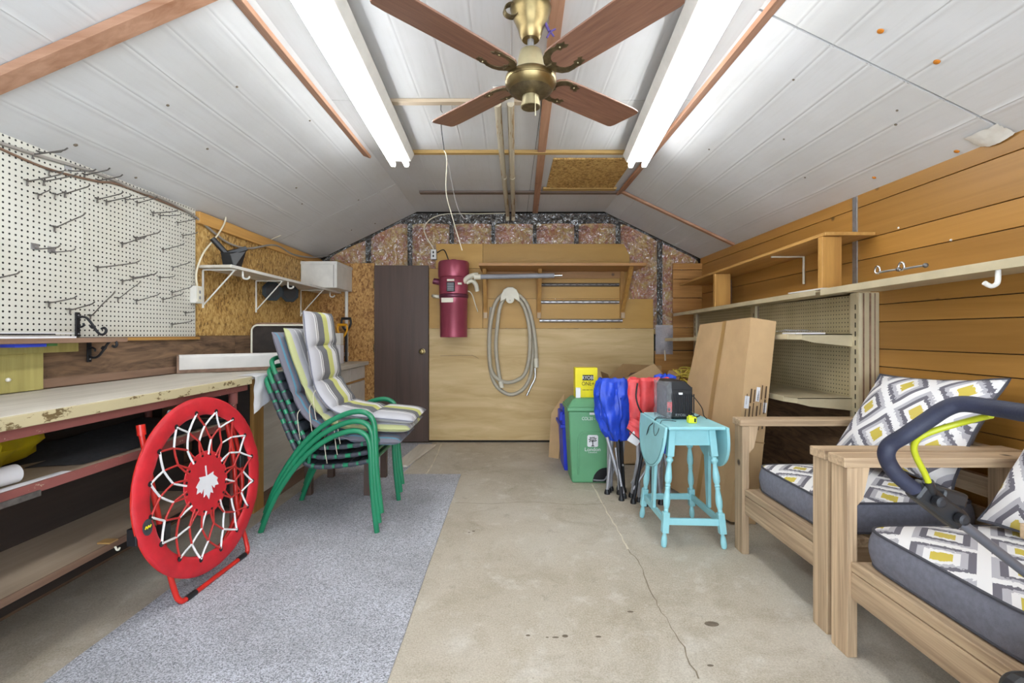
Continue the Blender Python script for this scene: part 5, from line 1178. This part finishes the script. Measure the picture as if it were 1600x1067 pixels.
rc = camp(.97, 3.36, 'red_nylon', [(.42, .98, 3.36, .02, .02), (.43, .96, 3.36, .07, .06), (.5, .95, 3.36, .1, .07), (.62, .955, 3.36, .11, .075), (.75, .975, 3.36, .125, .08), (.87, .985, 3.36, .135, .075), (.89, .985, 3.36, .12, .06), (.8, .985, 3.36, .06, .03)], 'folded camp chair with red fabric behind the teal table', 5.,
     [(.89, 3.49, .94, 3.4), (.87, 3.36, .95, 3.36), (.94, 3.31, .97, 3.34), (1.03, 3.44, 1.0, 3.4), (1.06, 3.34, 1.02, 3.37), (.98, 3.27, .99, 3.32), (.92, 3.4, .9, 3.36), (1.0, 3.36, 1.03, 3.36)], folds=6, amp=.17)
# red flap with black piping and white tag
def fl_(u, v): return Vector((.83+.2*u-.03*v, 3.265-.02*math.sin(PI*u)+.02*nz(u*4, v*4), .63-.12*u*(1-.2*v)-.16*v*(.5+.5*u)+.0*v))
mb = MB(); mb.grid(fl_, 12, 10); mb.grid(lambda u, v: fl_(u, v)+Vector((0, .003, 0)), 12, 10, flip=True); mb.build('seat_flap', 'red_nylon', rc)
MB().tube([fl_(k/12, 1) for k in range(13)], .004, 6).build('flap_piping', 'black', rc)
MB().tube(crv([(.88, 3.285, .86), (.865, 3.265, .76), (.9, 3.255, .66), (.97, 3.25, .6), (1.02, 3.26, .57)], 5), .006, 6).build('strap_piping', 'black', rc)
MB().tube(crv([(1.035, 3.285, .885), (1.035, 3.27, .75), (1.03, 3.28, .62)], 4), .011, 6).build('centre_strap', 'black', rc)
MB().add([(.80, 3.255, .47), (.865, 3.252, .43), (.91, 3.252, .49), (.845, 3.255, .535)], [(0, 1, 2, 3)]).add([(.80, 3.2565, .47), (.865, 3.2535, .43), (.91, 3.2535, .49), (.845, 3.2565, .535)], [(3, 2, 1, 0)]).build('care_tag', 'paper', rc)
drape([(.3, 1.16, 3.62, .03, .03), (.5, 1.16, 3.62, .07, .07), (.78, 1.17, 3.62, .08, .08), (.875, 1.18, 3.62, .075, .07), (.895, 1.18, 3.62, .03, .03)], 5, 9., .14).build('fabric', 'blue_nylon', bl3 := T('camp_chair', 'second blue camp chair mostly hidden behind the black appliance', 'chair', (1.17, 3.62, 0), 'folded camp chairs'))
for fx, fy in ((1.1, 3.6), (1.2, 3.57), (1.17, 3.68)): MB().tube([(fx, fy, .0), (1.165, 3.62, .36)], .011, 8).build('leg_tube', 'alu', bl3)
# ================================================================== BOXES BEHIND
ob = T('open_carton', 'open cardboard carton with raised flaps behind the camp chairs', 'box', (1.2, 4.55, 0))
x0, x1, y0, y1, zt_ = .93, 1.5, 4.35, 4.72, .72
for nm, a in (('front_wall', (x0, x1, y0, y0+.006)), ('back_wall', (x0, x1, y1-.006, y1)), ('side_wall', (x0, x0+.006, y0, y1)), ('side_wall', (x1-.006, x1, y0, y1))): B(*a, .0, zt_).build(nm, 'cardboard', ob)
B(x0, x1, y0, y1, .0, .01).build('bottom', 'cardboard', ob)
def flp(p0, p1, p2, p3, mat='cardboard'):
    n = (Vector(p1)-Vector(p0)).cross(Vector(p3)-Vector(p0)).normalized()*.005; return MB().prism([p0, p1, p2, p3], n).build('flap', mat, ob)
fl1 = flp((x0, y0, zt_), (x1, y0, zt_), (1.3, y0-.05, .935), (.92, y0-.16, .76))
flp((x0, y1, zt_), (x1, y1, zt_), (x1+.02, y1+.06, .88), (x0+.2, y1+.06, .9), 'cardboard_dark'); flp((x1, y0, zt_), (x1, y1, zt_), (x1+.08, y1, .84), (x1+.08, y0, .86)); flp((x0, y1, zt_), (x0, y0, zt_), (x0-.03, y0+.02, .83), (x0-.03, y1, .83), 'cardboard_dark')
MB().add([(1.03, y0-.1, .795), (1.12, y0-.075, .81), (1.16, y0-.062, .86), (1.08, y0-.082, .85)], [(0, 1, 2, 3)]).build('printed_patch', 'ink', ob)
MB().prism([(.37, 4.62, .0), (.46, 4.56, .0), (.52, 4.6, .62), (.4, 4.66, .42)], (.0, .006, 0)).build('cardboard_scrap', 'cardboard', label='torn cardboard scrap leaning behind the blue bin', cat='cardboard')
rb = T('storage_carton', 'plain brown carton under the yellow rope', 'box', (1.6, 4.35, 0))
B(1.6, 1.9, 4.15, 4.5, 0, .68).build('carton', 'cardboard', rb, bev=.004); B(1.73, 1.77, 4.149, 4.501, .679, .682).build('packing_tape', 'tape', rb)
rp = []; random.seed(11)
for k in range(150):
    a = k*.55; r = .1+.05*math.sin(k*.37); rp.append(Vector((1.68+r*math.cos(a)*1.1+random.uniform(-.03, .03), 4.3+r*math.sin(a)*.9+random.uniform(-.03, .03), .70+.12*abs(math.sin(k*.21))+random.uniform(0, .07))))
MB().tube(crv(rp, 4), .006, 6).build('rope_coil', 'rope', label='tangled yellow rope heap beside the tall carton', cat='rope')
# ================================================================== TIMBER CHAIRS
def seat_cushion(par, x0, x1, y0, y1, z0, z1):
    def body(u, v):
        a = 2*PI*u; cx_, cy_ = (x0+x1)/2, (y0+y1)/2; hx_, hy_ = (x1-x0)/2, (y1-y0)/2; e = .22
        sx_ = math.copysign(abs(math.cos(a))**e, math.cos(a)); sy_ = math.copysign(abs(math.sin(a))**e, math.sin(a))
        b = .012*math.sin(PI*v)
        return Vector((cx_+(hx_+b)*sx_, cy_+(hy_+b)*sy_, z0+(z1-z0)*v))
    def top(u, v):
        cx_, cy_ = (x0+x1)/2, (y0+y1)/2; p_ = body(u, 1); q_ = Vector((cx_+(p_.x-cx_)*v, cy_+(p_.y-cy_)*v, z1+.022*(1-v**6)))
        return q_
    b_ = MB(); b_.grid(body, 72, 6); b_.grid(lambda u, v: Vector((lambda p: (p.x*v+(1-v)*(x0+x1)/2, p.y*v+(1-v)*(y0+y1)/2, z0))(body(u, 0))), 72, 2, flip=True)
    b_.build('cushion_side', 'cushion_grey', par)
    g = MB(); g.grid(top, 72, 12, True, lambda u, v: (top(u, v).x, top(u, v).y), flip=True); g.build('cushion_top', 'ikat', par)
    for z in (z0+.004, z1): MB().tube([body(k/72, 0 if z < z1 else 1)+Vector((0, 0, z-(z0 if z < z1 else z1))) for k in range(72)], .0055, 6, True).build('piping', 'piping', par)
def pillow(par, bl, br_, tl, tr, th, nrm):
    bl, br_, tl, tr = map(Vector, (bl, br_, tl, tr)); nrm = Vector(nrm).normalized(); W = (br_-bl).length; H = (tl-bl).length
    def S(sg):
        def fn(u, v):
            U, V = 2*u-1, 2*v-1; pin = 1-.09*(1-abs(V)**2)*abs(U)**4; pin2 = 1-.09*(1-abs(U)**2)*abs(V)**4
            uu, vv = .5+.5*U*pin, .5+.5*V*pin2
            p_ = bl.lerp(br_, uu).lerp(tl.lerp(tr, uu), vv); t_ = th*((1-abs(U)**2.6)*(1-abs(V)**2.6))**.55
            return p_+nrm*sg*t_+nrm*(.006*nz(u*6, v*6, sg))
        return fn
    a = MB(); a.grid(S(1), 28, 28, True, lambda u, v: (u*W, v*H)); a.build('pillow_front', 'ikat', par)
    b = MB(); b.grid(S(-1), 28, 28, True, flip=True); b.build('pillow_back', 'cushion_grey', par)
    e = [S(0)(k/20, 0) for k in range(20)]+[S(0)(1, k/20) for k in range(20)]+[S(0)(1-k/20, 1) for k in range(20)]+[S(0)(0, 1-k/20) for k in range(20)]
    MB().tube(e, .006, 6, True).build('piping', 'piping', par)
def timber_chair(y0, y1, xf, za, label):
    t = T('timber_chair', label, 'chair', ((xf+2.05)/2, (y0+y1)/2, 0), 'timber lounge chairs'); xb = 2.03
    for y in (y0, y1-.089):
        B(xf, xf+.038, y, y+.089, 0, za-.038).build('post', 'pine_z', t, bev=.003); B(xb-.038, xb, y, y+.089, 0, za-.038).build('post', 'pine_z', t, bev=.003)
        B(xf-.012, xb+.02, y-.003, y+.092, za-.0375, za).build('arm_rest', 'pine_x', t, bev=.004)
        yi = y+.0895 if y == y0 else y-.0385
        B(xf+.06, xb, yi, yi+.038, .24, .315).build('side_rail', 'pine_x', t, bev=.003)
        if y != y0: MB().prism([(xf+.04, y+.02, za-.04), (xf+.1, y+.02, za-.04), (xf+.075, y+.02, za-.16), (xf+.04, y+.02, za-.2)], (0, .038, 0)).build('gusset', 'pine_z', t, bev=.002)
    yi0, yi1 = y0+.0895, y1-.0895
    B(xf+.012, xf+.101, yi0, yi1, .322, .357).build('front_cap', 'pine_y', t, bev=.004)
    B(xf+.012, xf+.05, yi0, yi1, .222, .319).build('front_board', 'pine_y', t, bev=.004)
    for k in range(5): B(xf+.13+.15*k, xf+.219+.15*k, yi0-.03, yi1+.03, .322, .357).build('seat_slat', 'pine_y', t, bev=.003)
    for z in (.42, .56, .69): B(xb-.036, xb+.0, yi0, yi1, z-.045, z+.04).build('back_slat', 'pine_y', t, bev=.003)
    return t
ca = timber_chair(1.89, 2.67, 1.262, .735, 'timber lounge chair farther from the camera with a propped diamond cushion')
cbn = timber_chair(1.06, 1.845, 1.248, .742, 'timber lounge chair nearest the camera in the right corner')
for (y0, y1, x0, lab, lab2, dz) in ((1.985, 2.575, 1.335, 'charcoal seat cushion with diamond top on the farther timber chair', 'diamond pattern back cushion leaning in the farther timber chair', 0), (1.155, 1.75, 1.3, 'charcoal seat cushion with diamond top on the nearest timber chair', 'diamond pattern back cushion leaning in the nearest timber chair', 0)):
    s_ = T('seat_cushion', lab, 'cushion', ((x0+1.95)/2, (y0+y1)/2, .3575), 'timber chair cushions')
    seat_cushion(s_, x0, 1.97, y0, y1, .3625, .49)
pa_ = T('back_cushion', 'large diamond pattern cushion propped up in the farther timber chair', 'cushion', (1.85, 2.25, .52), 'timber chair back cushions')
pillow(pa_, (1.73, 2.56, .56), (1.80, 1.93, .56), (1.975, 2.53, .985), (2.05, 1.945, 1.015), .085, (-.85, -.1, .5))
pb_ = T('back_cushion', 'diamond pattern cushion standing in the nearest timber chair', 'cushion', (1.8, 1.4, .52), 'timber chair back cushions')
pillow(pb_, (1.7, 1.72, .525), (1.72, 1.12, .525), (1.93, 1.71, .95), (1.95, 1.12, .96), .08, (-.88, 0, .45))
# ================================================================== MOWER
mw = T('lawn_mower', 'lawn mower with dark foam handle in the right foreground', 'mower', (1.4, .75, 0))
hp_ = [P(1448, 776, .95), P(1436, 769, .95), P(1416, 755, .95), P(1398, 738, .95), P(1387, 720, .95), P(1385, 706, .945), P(1393, 693, .94), P(1416, 679, .92), P(1450, 656, .9), P(1478, 638, .88), P(1505, 631, .86), P(1551, 637, .82), P(1600, 645, .77), P(1690, 660, .68), P(1800, 678, .6)]
MB().tube(crv(hp_, 8), .0148, 16).build('handle_grip', 'navy_grip', mw)
J = P(1463, 787, .95); D = P(1600, 893, .95); dd = (D-J).normalized()
MB().tube([J-dd*.04, J+dd*1.0], .0098, 14).build('handle_tube', 'dark_alu', mw)
J2 = J+Vector((-.05, -.42, 0)); MB().tube(crv([hp_[-1], hp_[-1]+Vector((.05, -.03, -.04)), J2, J2+dd*.3, J2+dd*1.0], 5), .0125, 14).build('handle_tube', 'dark_alu', mw)
clp = MB().beam(J-dd*.055, J+dd*.055, .034, .042).build('clamp', 'black', mw, bev=.008)
for k in (-.022, .034): MB().lathe([(.011, 0), (.011, .012), (.006, .014)], J+dd*k+Vector((0, -.02, 0)), (0, -1, 0), 12).build('bolt', 'black_metal', clp)
MB().beam(J+dd*.0+Vector((.0, 0, .02)), J+dd*.045+Vector((.015, 0, .035)), .03, .03).build('clamp_ear', 'black', clp, bev=.006)
MB().tube(crv([P(1452, 757, .935), P(1444, 738, .93), P(1432, 715, .925), P(1428, 698, .92), P(1436, 684, .91), P(1460, 673, .895), P(1500, 661, .875), P(1535, 652, .845), P(1548, 649, .83)], 6), .0058, 10).build('control_cable', 'lime_cable', mw)
MB().tube([P(1450, 752, .935), P(1456, 772, .94)], .0095, 10).build('cable_boot', 'black', mw)
B(.975, 1.42, .55, .975, .2, .53).build('grass_bag', 'black', mw, bev=.045, seg=4)
B(1.42, 1.98, .5, .96, .1, .22).build('deck', 'black', mw, bev=.03, seg=3)
MB().lathe([(.12, .22), (.13, .26), (.12, .36), (.08, .4)], (1.7, .73, 0), (0, 0, 1), 20).build('engine', 'black', mw)
for x, y in ((1.45, .48), (1.93, .48), (1.45, .985), (1.93, .985)): MB().lathe([(.04, -.02), (.1, -.02), (.105, 0), (.1, .02), (.04, .02)], (x, y, .105), (0, 1, 0), 20).build('wheel', 'black', mw)
